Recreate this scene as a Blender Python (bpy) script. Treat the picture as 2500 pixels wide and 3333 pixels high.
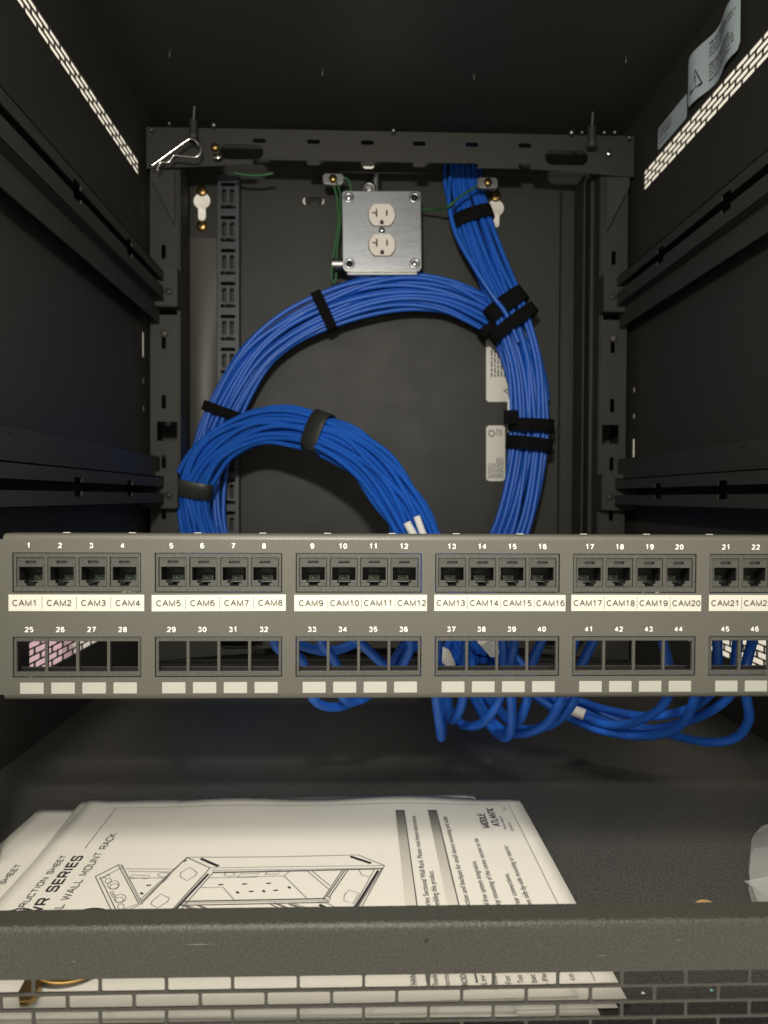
import bpy, bmesh, math, random
import numpy as np
from mathutils import Matrix, Vector

random.seed(7)
sc = bpy.context.scene
for o in list(bpy.data.objects):
    bpy.data.objects.remove(o, do_unlink=True)
COL = sc.collection

# ------------------------------------------------------------------ camera
H = 0.205                        # camera height above the rack floor (m)
F, CX, CY = 2500.0, 1250.0, 1666.5
YAW, PITCH, ROLL = math.atan(75 / 2500), math.atan(48.5 / 2500), math.radians(.25)
FW = Vector((math.sin(YAW) * math.cos(PITCH), math.cos(YAW) * math.cos(PITCH), -math.sin(PITCH)))
R0 = Vector((math.cos(YAW), -math.sin(YAW), 0)); U0 = R0.cross(FW)
RT = R0 * math.cos(ROLL) + U0 * math.sin(ROLL); UP = U0 * math.cos(ROLL) - R0 * math.sin(ROLL)
EYE = Vector((0, 0, H))
cd = bpy.data.cameras.new('camera'); cam = bpy.data.objects.new('camera', cd); COL.objects.link(cam)
cam.matrix_world = Matrix(((RT.x, UP.x, -FW.x, 0), (RT.y, UP.y, -FW.y, 0), (RT.z, UP.z, -FW.z, H), (0, 0, 0, 1)))
cd.sensor_fit = 'HORIZONTAL'; cd.sensor_width = 26.0; cd.lens = 26.0
cd.clip_start = .01; cd.clip_end = 50
cd.dof.use_dof = True; cd.dof.focus_distance = .43; cd.dof.aperture_fstop = 15
sc.camera = cam

def ray(x, y): return FW + RT * ((x - CX) / F) - UP * ((y - CY) / F)
def atY(x, y, Y): d = ray(x, y); return EYE + d * (Y / d.y)
def atZ(x, y, Z): d = ray(x, y); return EYE + d * ((Z - H) / d.z)
def atX(x, y, X): d = ray(x, y); return EYE + d * (X / d.x)
K = 2500 / 1659.0
def dY(x, y, Y): return atY(x * K, y * K, Y)

# ------------------------------------------------------------------ light
w = bpy.data.worlds.new('World'); sc.world = w; w.use_nodes = True
bg = w.node_tree.nodes['Background']; bg.inputs[0].default_value = (1.0, .93, .79, 1); bg.inputs[1].default_value = 1.1
def area(name, loc, target, size, power, color, spread=180):
    l = bpy.data.lights.new(name, 'AREA'); l.shape = 'RECTANGLE'; l.size, l.size_y = size; l.energy = power; l.color = color; l.spread = math.radians(spread)
    o = bpy.data.objects.new(name, l); COL.objects.link(o); o.location = loc
    o.rotation_euler = (Vector(target) - Vector(loc)).to_track_quat('-Z', 'Y').to_euler()
    return o
area('ceiling_lamp', (-.15, -.25, 1.75), (.04, .35, 0), (1.1, .5), 16, (1, .92, .78))
area('work_lamp', (-.05, -.04, H + .235), (.03, 1.0, H + .23), (.05, .03), 1.9, (1, .96, .85), 115)
sc.view_settings.view_transform = 'Standard'; sc.view_settings.look = 'None'
sc.view_settings.exposure = 0; sc.view_settings.gamma = 1; sc.view_settings.use_curve_mapping = False
sc.cycles.use_denoising = True
sc.cycles.max_bounces = 8; sc.cycles.diffuse_bounces = 5; sc.cycles.transparent_max_bounces = 12
sc.cycles.caustics_reflective = False; sc.cycles.caustics_refractive = False

# ------------------------------------------------------------------ materials
def mat(name, col, rough=.5, metal=0, spec=.5, bump=0, bscale=900, speck=0, sscale=900, col2=None, big=0, bigscale=9,
        stretch=None, trans=0, alpha=1, coat=0, rvar=0, bdist=.0004):
    m = bpy.data.materials.new(name); m.use_nodes = True; nt = m.node_tree; b = nt.nodes['Principled BSDF']
    b.inputs['Base Color'].default_value = (*col, 1); b.inputs['Roughness'].default_value = rough
    b.inputs['Metallic'].default_value = metal; b.inputs['Specular IOR Level'].default_value = spec
    if coat: b.inputs['Coat Weight'].default_value = coat
    if trans: b.inputs['Transmission Weight'].default_value = trans
    if alpha < 1: b.inputs['Alpha'].default_value = alpha
    tc = nt.nodes.new('ShaderNodeTexCoord'); vec = tc.outputs['Object']
    if stretch:
        mp = nt.nodes.new('ShaderNodeMapping'); mp.inputs['Scale'].default_value = stretch
        nt.links.new(vec, mp.inputs[0]); vec = mp.outputs[0]
    def noise(s, d=3):
        n = nt.nodes.new('ShaderNodeTexNoise'); n.inputs['Scale'].default_value = s; n.inputs['Detail'].default_value = d
        nt.links.new(vec, n.inputs['Vector']); return n
    last = None
    if speck:
        n = noise(sscale, 2); r = nt.nodes.new('ShaderNodeValToRGB')
        r.color_ramp.elements[0].position = .35; r.color_ramp.elements[1].position = .7
        c2 = col2 or tuple(min(1, c * (1 + speck)) for c in col)
        r.color_ramp.elements[0].color = (*col, 1); r.color_ramp.elements[1].color = (*c2, 1)
        nt.links.new(n.outputs['Fac'], r.inputs[0]); last = r.outputs[0]
    if big:
        n = noise(bigscale, 4); mr = nt.nodes.new('ShaderNodeMapRange')
        mr.inputs['To Min'].default_value = 1 - big; mr.inputs['To Max'].default_value = 1 + big
        nt.links.new(n.outputs['Fac'], mr.inputs[0])
        mx = nt.nodes.new('ShaderNodeMix'); mx.data_type = 'RGBA'; mx.blend_type = 'MULTIPLY'; mx.inputs['Factor'].default_value = 1
        if last: nt.links.new(last, mx.inputs['A'])
        else: mx.inputs['A'].default_value = (*col, 1)
        nt.links.new(mr.outputs[0], mx.inputs['B']); last = mx.outputs['Result']
    if last: nt.links.new(last, b.inputs['Base Color'])
    if rvar:
        n = noise(bigscale * 3 if big else 40, 4); mr = nt.nodes.new('ShaderNodeMapRange')
        mr.inputs['To Min'].default_value = rough - rvar; mr.inputs['To Max'].default_value = rough + rvar
        nt.links.new(n.outputs['Fac'], mr.inputs[0]); nt.links.new(mr.outputs[0], b.inputs['Roughness'])
    if bump:
        n = noise(bscale, 2); bp = nt.nodes.new('ShaderNodeBump'); bp.inputs['Strength'].default_value = bump
        bp.inputs['Distance'].default_value = bdist
        nt.links.new(n.outputs['Fac'], bp.inputs['Height']); nt.links.new(bp.outputs[0], b.inputs['Normal'])
    return m

M = {}
M['coat'] = mat('powder_coat', (.0275, .0265, .0222), .54, spec=.40, bump=.35, bscale=800, speck=.55, sscale=900, big=.12, bigscale=7, rvar=.08)
M['panel'] = mat('panel_paint', (.100, .0975, .0820), .37, bump=.25, bscale=1300, speck=.2, sscale=1400, big=.06, bigscale=14, rvar=.06)
M['lip'] = mat('lip_paint', (.036, .035, .029), .38, bump=.7, bscale=900, speck=.8, sscale=1100, big=.1, bigscale=12, rvar=.08)
M['floor'] = mat('floor_paint', (.046, .045, .040), .42, bump=.9, bscale=650, speck=1.2, sscale=760, big=.2, bigscale=9, rvar=.1)
M['plastic'] = mat('black_plastic', (.066, .064, .056), .5, bump=.3, bscale=700, speck=.4, sscale=600, rvar=.08)
M['jack'] = mat('jack_plastic', (.056, .055, .049), .42, bump=.2, bscale=900, speck=.3, sscale=700)
M['cover'] = mat('lit_band_bolt_paint', (.060, .057, .049), .46, bump=.3, bscale=800, speck=.3, sscale=900)  # paler than the coat to put the lit band into colour; post bolts share it
M['dark'] = mat('dark_cavity', (.010, .010, .010), .6)
M['pcb'] = mat('circuit_board', (.018, .035, .018), .4)
M['contact'] = mat('contact_metal', (.50, .44, .36), .3, metal=1)
M['white'] = mat('white_print', (.86, .85, .80), .5)
M['label'] = mat('label_paper', (.70, .69, .61), .5, big=.03, bigscale=30)
M['blank'] = mat('blank_label', (.47, .475, .43), .45, big=.06, bigscale=60)
M['ink'] = mat('label_ink', (.045, .032, .03), .6)
M['ink_black'] = mat('black_ink', (.03, .026, .03), .6)
M['ink_grey'] = mat('grey_ink', (.16, .15, .15), .6)
M['ink_pale'] = mat('pale_ink', (.30, .28, .26), .6)
M['cable'] = mat('blue_jacket', (.018, .122, .58), .38, spec=.40, bump=.12, bscale=260, big=.14, bigscale=25)
M['velcro'] = mat('hook_and_loop', (.008, .008, .008), .95, spec=.1, bump=.8, bscale=1500)
M['tape'] = mat('black_tape', (.030, .030, .027), .38, bump=.3, bscale=120, bdist=.001)
M['green'] = mat('green_wire', (.032, .125, .048), .5)
M['steel'] = mat('brushed_steel', (.42, .43, .455), .30, metal=1, bump=.15, bscale=120, stretch=(1, 1, 14), rvar=.08)
M['galv'] = mat('galvanised_steel', (.34, .34, .34), .42, metal=1, big=.15, bigscale=60)
M['bright'] = mat('bright_steel', (.85, .84, .80), .22, metal=1)
M['brass'] = mat('brass', (.46, .30, .11), .36, metal=1, big=.15, bigscale=80)
M['ivory'] = mat('outlet_plastic', (.84, .78, .70), .4)
M['paper'] = mat('sheet_paper', (.83, .81, .745), .6, big=.025, bigscale=14, bump=.15, bscale=30, bdist=.001)
M['paper_grey'] = mat('heading_tint', (.33, .315, .28), .6)
M['sticker'] = mat('silver_sticker', (.56, .65, .69), .35, big=.06, bigscale=30)
M['sticker_white'] = mat('white_sticker', (.84, .81, .74), .4)
M['strip'] = mat('lacing_strip', (.058, .064, .072), .45, bump=.2, bscale=900, big=.1, bigscale=20)
M['wall'] = mat('wall_paint', (.75, .73, .69), .8, big=.04)
M['mauve'] = mat('mauve_paint', (.60, .41, .50), .8, big=.05)
M['gold'] = mat('tan_rubber', (.70, .46, .20), .45)
M['bare'] = mat('bare_edge', (.8, .8, .76), .35, spec=.6)
M['teal'] = mat('foil_fleck', (.25, .6, .62), .3)

def plastic_film():
    m = bpy.data.materials.new('poly_film'); m.use_nodes = True; nt = m.node_tree
    b = nt.nodes['Principled BSDF']; b.inputs['Base Color'].default_value = (.90, .91, .89, 1); b.inputs['Roughness'].default_value = .16
    t = nt.nodes.new('ShaderNodeBsdfTransparent'); tl = nt.nodes.new('ShaderNodeBsdfTranslucent'); tl.inputs[0].default_value = (.8, .8, .78, 1)
    a = nt.nodes.new('ShaderNodeMixShader'); a.inputs[0].default_value = .35
    c = nt.nodes.new('ShaderNodeMixShader'); c.inputs[0].default_value = .36
    nt.links.new(b.outputs[0], a.inputs[1]); nt.links.new(tl.outputs[0], a.inputs[2])
    nt.links.new(a.outputs[0], c.inputs[2]); nt.links.new(t.outputs[0], c.inputs[1])
    nt.links.new(c.outputs[0], nt.nodes['Material Output'].inputs[0]); return m
M['film'] = plastic_film()

# ------------------------------------------------------------------ helpers
def obj(name, me, m=None, parent=None, loc=None):
    o = bpy.data.objects.new(name, me); COL.objects.link(o)
    if m is not None and me is not None and len(me.materials) == 0: me.materials.append(M[m] if isinstance(m, str) else m)
    if parent is not None: o.parent = parent
    if loc is not None: o.location = loc
    return o
def tag(o, label, cat, group=None, kind=None):
    if label: o['label'] = label
    if cat: o['category'] = cat
    if group: o['group'] = group
    if kind: o['kind'] = kind
    return o
def thing(name, label, cat, loc=(0, 0, 0), group=None):
    o = bpy.data.objects.new(name, None); COL.objects.link(o); o.location = loc; o.empty_display_size = .01
    return tag(o, label, cat, group)
def part(name, me, m, parent, label=None):      # mesh in world coordinates under a thing standing anywhere
    o = obj(name, me, m, parent)
    p, off = parent, Vector((0, 0, 0))
    while p is not None: off += p.location; p = p.parent
    o.location = -off
    if label: o['label'] = label
    return o

class MB:
    def __init__(s): s.v = []; s.f = []; s.sm = []
    def add(s, vs, fs, smooth=False):
        n = len(s.v); s.v += [tuple(v) for v in vs]; s.f += [tuple(i + n for i in f) for f in fs]; s.sm += [smooth] * len(fs); return s
    def box(s, x0, x1, y0, y1, z0, z1):
        return s.add([(x0, y0, z0), (x1, y0, z0), (x1, y1, z0), (x0, y1, z0), (x0, y0, z1), (x1, y0, z1), (x1, y1, z1), (x0, y1, z1)],
                     [(0, 3, 2, 1), (4, 5, 6, 7), (0, 1, 5, 4), (1, 2, 6, 5), (2, 3, 7, 6), (3, 0, 4, 7)])
    def tube(s, pts, r, n=8, cap=True):
        pts = [Vector(p) for p in pts]; rr = r if isinstance(r, (list, tuple)) else [r] * len(pts)
        vs, fs = [], []; prev = None
        for i, p in enumerate(pts):
            t = (pts[min(i + 1, len(pts) - 1)] - pts[max(i - 1, 0)]).normalized()
            if prev is None:
                a = Vector((0, 0, 1)) if abs(t.z) < .9 else Vector((1, 0, 0)); prev = t.cross(a).normalized()
            else:
                prev = (prev - t * prev.dot(t)).normalized()
            q = t.cross(prev)
            for k in range(n):
                an = 2 * math.pi * k / n; vs.append(p + (prev * math.cos(an) + q * math.sin(an)) * rr[i])
        for i in range(len(pts) - 1):
            for k in range(n):
                fs.append((i * n + k, i * n + (k + 1) % n, (i + 1) * n + (k + 1) % n, (i + 1) * n + k))
        s.add(vs, fs, True)
        if cap:
            s.add(vs[:n], [tuple(range(n))[::-1]]); s.add(vs[-n:], [tuple(range(n))])
        return s
    def lathe(s, c, axis, prof, n=20):           # prof: (radius, height along axis)
        axis = Vector(axis).normalized(); a = Vector((0, 0, 1)) if abs(axis.z) < .9 else Vector((1, 0, 0))
        e = axis.cross(a).normalized(); g = axis.cross(e); c = Vector(c); vs, fs = [], []
        for r, h in prof:
            for k in range(n):
                an = 2 * math.pi * k / n; vs.append(c + axis * h + (e * math.cos(an) + g * math.sin(an)) * max(r, 1e-6))
        for i in range(len(prof) - 1):
            for k in range(n):
                fs.append((i * n + k, i * n + (k + 1) % n, (i + 1) * n + (k + 1) % n, (i + 1) * n + k))
        return s.add(vs, fs, True)
    def mesh(s, name='m', bevel=0):
        me = bpy.data.meshes.new(name); me.from_pydata(s.v, [], s.f); me.update()
        me.polygons.foreach_set('use_smooth', s.sm)
        if bevel:
            bm = bmesh.new(); bm.from_mesh(me); bmesh.ops.recalc_face_normals(bm, faces=bm.faces)
            ed = [e for e in bm.edges if len(e.link_faces) == 2 and e.calc_face_angle(0) > .6]
            bmesh.ops.bevel(bm, geom=ed, offset=bevel, segments=2, affect='EDGES', clamp_overlap=True)
            bm.to_mesh(me); bm.free()
        return me

def rr(x0, y0, x1, y1, r=0, n=4):
    if r <= 0: return [(x0, y0), (x1, y0), (x1, y1), (x0, y1)]
    r = min(r, abs(x1 - x0) / 2 * .999, abs(y1 - y0) / 2 * .999); out = []
    for cx, cy, a0 in ((x1 - r, y0 + r, -90), (x1 - r, y1 - r, 0), (x0 + r, y1 - r, 90), (x0 + r, y0 + r, 180)):
        for k in range(n + 1):
            a = math.radians(a0 + 90 * k / n); out.append((cx + r * math.cos(a), cy + r * math.sin(a)))
    return out
def circ(cx, cy, r, n=20, ry=None):
    return [(cx + r * math.cos(2 * math.pi * k / n), cy + (ry or r) * math.sin(2 * math.pi * k / n)) for k in range(n)]
def plate(outer, holes, t, plane='XZ', at=0.0, bevel=0):
    """flat sheet with real cut-outs; plane XZ faces -Y (front at Y=at), YZ faces +-X (centre X=at), XY faces +Z (top at Z=at)"""
    cu = bpy.data.curves.new('c', 'CURVE'); cu.dimensions = '2D'; cu.fill_mode = 'BOTH'; cu.extrude = t / 2 - bevel
    cu.bevel_depth = bevel; cu.bevel_resolution = 1; cu.offset = -bevel
    for pl in [outer] + list(holes):
        sp = cu.splines.new('POLY'); sp.points.add(len(pl) - 1); sp.use_cyclic_u = True
        for q, (a, b) in zip(sp.points, pl): q.co = (a, b, 0, 1)
    o = bpy.data.objects.new('c', cu); COL.objects.link(o)
    me = bpy.data.meshes.new_from_object(o); bpy.data.objects.remove(o, do_unlink=True); bpy.data.curves.remove(cu)
    n = len(me.vertices); co = np.empty(n * 3); me.vertices.foreach_get('co', co); co = co.reshape(-1, 3); u, v, q = co[:, 0].copy(), co[:, 1].copy(), co[:, 2].copy()
    if plane == 'XZ': out = np.stack([u, at + t / 2 - q, v], 1)
    elif plane == 'YZ': out = np.stack([at + q, u, v], 1)
    else: out = np.stack([u, v, at - t / 2 + q], 1)
    me.vertices.foreach_set('co', out.ravel()); me.update()
    bm = bmesh.new(); bm.from_mesh(me); bmesh.ops.recalc_face_normals(bm, faces=bm.faces); bm.to_mesh(me); bm.free()
    for p in me.polygons: p.use_smooth = False
    return me
def fix_n(me):
    bm = bmesh.new(); bm.from_mesh(me); bmesh.ops.recalc_face_normals(bm, faces=bm.faces); bm.to_mesh(me); bm.free(); me.set_sharp_from_angle(angle=math.radians(40)); return me
def text_mesh(s, height=None, length=None, bold=0, res=3):
    """flat lettering, baseline from the origin along +x; height = cap height, length = total advance"""
    cu = bpy.data.curves.new('t', 'FONT'); cu.body = s; cu.size = 1; cu.resolution_u = res; cu.offset = bold
    o = bpy.data.objects.new('t', cu); COL.objects.link(o)
    me = bpy.data.meshes.new_from_object(o); bpy.data.objects.remove(o, do_unlink=True); bpy.data.curves.remove(cu)
    co = np.empty(len(me.vertices) * 3); me.vertices.foreach_get('co', co); co = co.reshape(-1, 3)
    if len(co):
        x0, x1 = co[:, 0].min(), co[:, 0].max()
        sy = (height or 1) / .72
        sx = sy if length is None else length / (x1 - x0)
        co[:, 0] = (co[:, 0] - x0) * sx; co[:, 1] *= sy
        me.vertices.foreach_set('co', co.ravel()); me.update()
    return me
GL = {}
def arc(cx, cy, rx, ry, a0, a1, n=10): return [(cx + rx * math.cos(math.radians(a0 + (a1 - a0) * k / n)), cy + ry * math.sin(math.radians(a0 + (a1 - a0) * k / n))) for k in range(n + 1)]
# round sans strokes on a 1-high body: (advance, [polylines])
GL['C'] = (.80, [arc(.40, .5, .36, .5, 48, 312, 18)])
GL['A'] = (.74, [[(.0, 0), (.36, 1), (.72, 0)], [(.13, .36), (.59, .36)]])
GL['M'] = (.92, [[(.08, 0), (.08, 1), (.45, .02), (.82, 1), (.82, 0)]])
GL['D'] = (.80, [[(.08, 0), (.08, 1), (.32, 1)] + arc(.34, .5, .38, .5, 80, -80, 10) + [(.32, 0), (.08, 0)]])
GL['I'] = (.26, [[(.12, 0), (.12, 1)]]); GL['L'] = (.62, [[(.08, 1), (.08, 0), (.58, 0)]]); GL['E'] = (.68, [[(.62, 1), (.08, 1), (.08, 0), (.62, 0)], [(.08, .52), (.56, .52)]])
GL['T'] = (.70, [[(.0, 1), (.68, 1)], [(.34, 1), (.34, 0)]]); GL['N'] = (.82, [[(.08, 0), (.08, 1), (.70, 0), (.70, 1)]])
GL['0'] = (.62, [arc(.30, .5, .25, .5, 0, 360, 20)])
GL['1'] = (.62, [[(.12, .76), (.34, 1), (.34, 0)]])
GL['2'] = (.62, [arc(.29, .73, .24, .27, 165, -25, 10) + [(.40, .45), (.05, .02), (.56, .02)]])
GL['3'] = (.62, [arc(.28, .75, .22, .25, 155, -90, 9) + arc(.28, .26, .26, .26, 90, -155, 9)])
GL['4'] = (.62, [[(.43, 0), (.43, 1)], [(.43, .97), (.05, .30)], [(.02, .27), (.60, .27)]])
GL['5'] = (.62, [[(.52, .98), (.13, .98), (.08, .52)] + arc(.28, .31, .27, .31, 118, -128, 12)])
GL['6'] = (.62, [arc(.30, .68, .25, .32, 35, 180, 7) + [(.05, .34)], arc(.30, .31, .25, .31, 0, 360, 16)])
GL['7'] = (.62, [[(.04, .98), (.55, .98), (.22, 0)]])
GL['8'] = (.62, [arc(.30, .76, .20, .24, 0, 360, 14), arc(.30, .26, .25, .26, 0, 360, 14)])
GL['9'] = (.62, [arc(.30, .69, .25, .31, 0, 360, 16), [(.55, .66)] + arc(.30, .32, .25, .32, 0, -145, 8)])
SQ = {' ': (.5, [])}                      # squarish wide capitals for the sheet titles
SQ['A'] = (.95, [[(.0, 0), (.42, 1), (.50, 1), (.92, 0)], [(.17, .34), (.75, .34)]])
SQ['C'] = (.95, [[(.86, .80), (.86, .9), (.76, 1), (.16, 1), (.06, .9), (.06, .1), (.16, 0), (.76, 0), (.86, .1), (.86, .2)]])
SQ['D'] = (.98, [[(.06, 0), (.06, 1), (.74, 1), (.88, .86), (.88, .14), (.74, 0), (.06, 0)]])
SQ['E'] = (.85, [[(.80, 1), (.06, 1), (.06, 0), (.80, 0)], [(.06, .52), (.72, .52)]])
SQ['H'] = (.98, [[(.06, 0), (.06, 1)], [(.88, 0), (.88, 1)], [(.06, .52), (.88, .52)]])
SQ['I'] = (.28, [[(.12, 0), (.12, 1)]])
SQ['K'] = (.92, [[(.06, 0), (.06, 1)], [(.82, 1), (.30, .54), (.06, .54)], [(.30, .54), (.86, 0)]])
SQ['L'] = (.80, [[(.06, 1), (.06, 0), (.76, 0)]])
SQ['M'] = (1.1, [[(.06, 0), (.06, 1), (.52, .2), (.98, 1), (.98, 0)]])
SQ['N'] = (1.0, [[(.06, 0), (.06, 1), (.88, 0), (.88, 1)]])
SQ['O'] = (1.0, [[(.16, 0), (.06, .1), (.06, .9), (.16, 1), (.80, 1), (.90, .9), (.90, .1), (.80, 0), (.16, 0)]])
SQ['R'] = (.96, [[(.06, 0), (.06, 1), (.76, 1), (.86, .9), (.86, .55), (.76, .45), (.06, .45)], [(.56, .45), (.88, 0)]])
SQ['S'] = (.94, [[(.84, .80), (.84, .9), (.74, 1), (.16, 1), (.06, .9), (.06, .62), (.16, .52), (.74, .52), (.84, .42), (.84, .1), (.74, 0), (.16, 0), (.06, .1), (.06, .2)]])
SQ['T'] = (.88, [[(.0, 1), (.84, 1)], [(.42, 1), (.42, 0)]])
SQ['U'] = (.98, [[(.06, 1), (.06, .1), (.16, 0), (.78, 0), (.88, .1), (.88, 1)]])
SQ['W'] = (1.3, [[(.0, 1), (.30, 0), (.62, .95), (.94, 0), (1.24, 1)]])
def stroke_mesh(st, height, length=None, weight=.12, font=None, gap=.10, track=None):
    """lettering drawn with even strokes; weight is the stroke over the cap height"""
    font = font or GL; x = 0; pl = []
    for ch in st:
        adv, lines = font[ch]
        for L_ in lines: pl.append([(x + a, b) for a, b in L_])
        x += adv + gap
    x -= gap
    sx = height if length is None else length / x; hw = weight * height / 2; b = MB(); lay = 0
    for L_ in pl:
        P = [Vector((a * sx, c_ * (height - 2 * hw) + hw)) for a, c_ in L_]; closed = (P[0] - P[-1]).length < 1e-7
        if closed: P = P[:-1]
        n = len(P); vs = []
        for i in range(n):
            pa = P[(i - 1) % n] if (closed or i > 0) else None; pb = P[(i + 1) % n] if (closed or i < n - 1) else None
            d1 = (P[i] - pa).normalized() if pa is not None else None; d2 = (pb - P[i]).normalized() if pb is not None else None
            if d1 is None: d1 = d2
            if d2 is None: d2 = d1
            n1, n2 = Vector((-d1.y, d1.x)), Vector((-d2.y, d2.x)); m_ = n1 + n2
            m_ = m_.normalized() if m_.length > .2 else n1
            k = min(2.2, 1 / max(.3, m_.dot(n1)))
            vs += [(*(P[i] - m_ * hw * k), lay * 1.5e-5), (*(P[i] + m_ * hw * k), lay * 1.5e-5)]
        b.add(vs, [(2 * i, 2 * ((i + 1) % n), 2 * ((i + 1) % n) + 1, 2 * i + 1) for i in range(n if closed else n - 1)]); lay = (lay + 1) % 4
    return b.mesh(), x * sx
def warp(me, fn):
    co = np.empty(len(me.vertices) * 3); me.vertices.foreach_get('co', co); co = co.reshape(-1, 3)
    out = np.array([tuple(fn(*p)) for p in co]) if len(co) else co
    me.vertices.foreach_set('co', out.ravel()); me.update(); return me
def catmull(P, n=8):
    P = [Vector(p) for p in P]; Q = [P[0] * 2 - P[1]] + P + [P[-1] * 2 - P[-2]]; out = []
    for i in range(1, len(Q) - 2):
        a, b, c, d = Q[i - 1], Q[i], Q[i + 1], Q[i + 2]
        for k in range(n):
            t = k / n
            out.append(.5 * ((2 * b) + (c - a) * t + (2 * a - 5 * b + 4 * c - d) * t * t + (3 * b - a - 3 * c + d) * t ** 3))
    out.append(P[-1]); return out

# ------------------------------------------------------------------ setting around the rack
XL, XR = -.268, .342             # inner faces of the side panels
YF, YB = .279, .965              # front edge, rear edge of the side panels
ZC = H + .475                    # underside of the top panel
XC = .037
wall = obj('wall', MB().box(-1.6, 1.7, 1.13, 1.15, -.8, 1.6).mesh(), 'wall'); tag(wall, None, None, kind='structure')
wl = obj('wall_left', MB().box(-1.2, -.420, 1.090, 1.1295, -.5, .16).mesh(), 'mauve'); tag(wl, None, None, kind='structure')

# ------------------------------------------------------------------ the rack
rack = thing('wall_mount_rack', 'black powder coated steel wall rack seen from its open front', 'rack', (XC, .62, 0))
SP, SR, SH, SL = .0240, .0060, .0050, .0229      # vent slot pitch, row pitch, slot height, slot length
def vent_slots(u0, u1, z0, rows, phase=0.0):
    out = []
    for r in range(rows):
        zc = z0 + r * SR; u = u0 + ((SP / 2) if r % 2 else 0) - SP + phase
        while u < u1:
            a, b = max(u, u0), min(u + SL, u1)
            if b - a > .004: out.append(rr(a, zc, b, zc + SH, .0011, 2))
            u += SP
    return out
# bottom
part('bottom_panel', MB().box(XL - .003, XR + .003, YF + .0006, 1.052, -.002, 0).mesh(), 'floor', rack)
# top panel with a few screw tips
part('top_panel', MB().box(XL - .003, XR + .003, YF, 1.052, ZC, ZC + .0016).mesh(), 'coat', rack)
part('top_front_lip', MB().box(XL - .003, XR + .003, YF, YF + .0015, ZC - .035, ZC).mesh(), 'coat', rack)
# side panels, perforated
def side(X, sgn):
    hs = []
    up_rows, up_z = (3, H + .3845) if sgn < 0 else (4, H + .3735)
    hs += vent_slots(.40, .938 if sgn < 0 else .931, up_z, up_rows, .0105 if sgn < 0 else .004)
    hs += vent_slots(.628, .925, H - .1485, 7, 0)
    if sgn < 0:
        zs = [(.170, .202)]; ds = [.142, .108]; Y = .957
    else:
        zs = [(.044, .075)]; ds = [.136, .103]; Y = .9585
    for a, b in zs: hs.append(rr(Y - .0045, H + a, Y + .0025, H + b, .002, 3))
    for a in ds: hs.append(rr(Y - .0035, H + a - .004, Y + .0012, H + a + .004, .002, 3))
    me = plate([(YF, 0), (1.0495, 0), (1.0495, ZC), (YF, ZC)], hs, .0014, 'YZ', X + sgn * .0007)
    part('side_panel', me, 'coat', rack)
side(XL, -1); side(XR, 1)

# rails running front to rear along each side panel
def rail(sgn, zface0, zface1, zs0, zs1, zp0, zp1, yslots):
    """face sheet with a long slot and square notches, plus a recessed backing plate whose edge catches the light"""
    X = XL if sgn < 0 else XR; xf = X - sgn * .030; xp = X - sgn * .020
    hs = []; ys = [.30] + yslots
    for k in range(len(yslots)):
        y = yslots[k]
        hs.append(rr(y - .0085, zs0 - .0038, y + .0085, zs1 + .0038, .001, 2))
    prev = .29
    for y in yslots + [.952]:
        a, b = prev, y - .0085 if y < .95 else .940
        if b - a > .01: hs.append(rr(a, zs0, b, zs1, 0))
        prev = y + .0085
    # merge slot + notch by building the face as upper and lower strips with tabs
    lo = MB(); o_ = .0014
    x0, x1 = sorted((xf, xf + sgn * o_))
    def strip(za, zb, notch_dir):
        pts = []; 
        y = YF + .004
        edge = zb if notch_dir > 0 else za
        pts.append((y, edge))
        for yn in yslots:
            d = .0042 * notch_dir
            pts += [(yn - .0088, edge), (yn - .0088, edge - d), (yn + .0088, edge - d), (yn + .0088, edge)]
        pts.append((.95, edge)); other = za if notch_dir > 0 else zb
        pts += [(.95, other), (y, other)]
        return plate(pts, [], o_, 'YZ', (x0 + x1) / 2)
    r = part('side_rail', strip(zface0, zs0, 1), 'coat', rack)
    part('rail_upper_strip', strip(zs1, zface1, -1), 'coat', r)
    # return flanges tie the two strips to the wall; web behind the slot
    b = MB(); xa, xb = sorted((X, xf))
    b.box(xa, xb, YF + .004, .95, zface0 - .0002, zface0 + .0012); part('rail_flange', b.mesh(), 'coat', r)
    b = MB(); b.box(xa, xb, YF + .004, .95, zface1 - .0012, zface1 + .0002); part('rail_flange', b.mesh(), 'coat', r)
    b = MB(); xa, xb = sorted((xp, xp + sgn * .0015)); b.box(xa, xb, YF + .004, .955, zp0, zp1)
    part('rail_backing', b.mesh(), 'coat', r)
    # end bracket on the rear post
    b = MB(); xa, xb = sorted((X - sgn * .002, X - sgn * .046)); b.box(xa, xb, .936, .956, zface0 - .006, zface1 + .006)
    part('end_bracket', b.mesh(bevel=.001), 'coat', r)
    part('bracket_bolt', MB().lathe((X - sgn * .036, .936, (zface0 + zface1) / 2 - .006), (0, -1, 0), [(.0045, 0), (.0045, .002), (.003, .003), (.0001, .003)], 6).mesh(), 'coat', r)
    return r
for sg in (-1, 1):
    rail(sg, H - .009, H + .0235, H + .0036, H + .0115, H + .020, H + .0485, [.475, .655, .80])
    rail(sg, H + .2345, H + .2695, H + .2505, H + .2585, H + .2120, H + .240, [.475, .655, .80])

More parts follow.
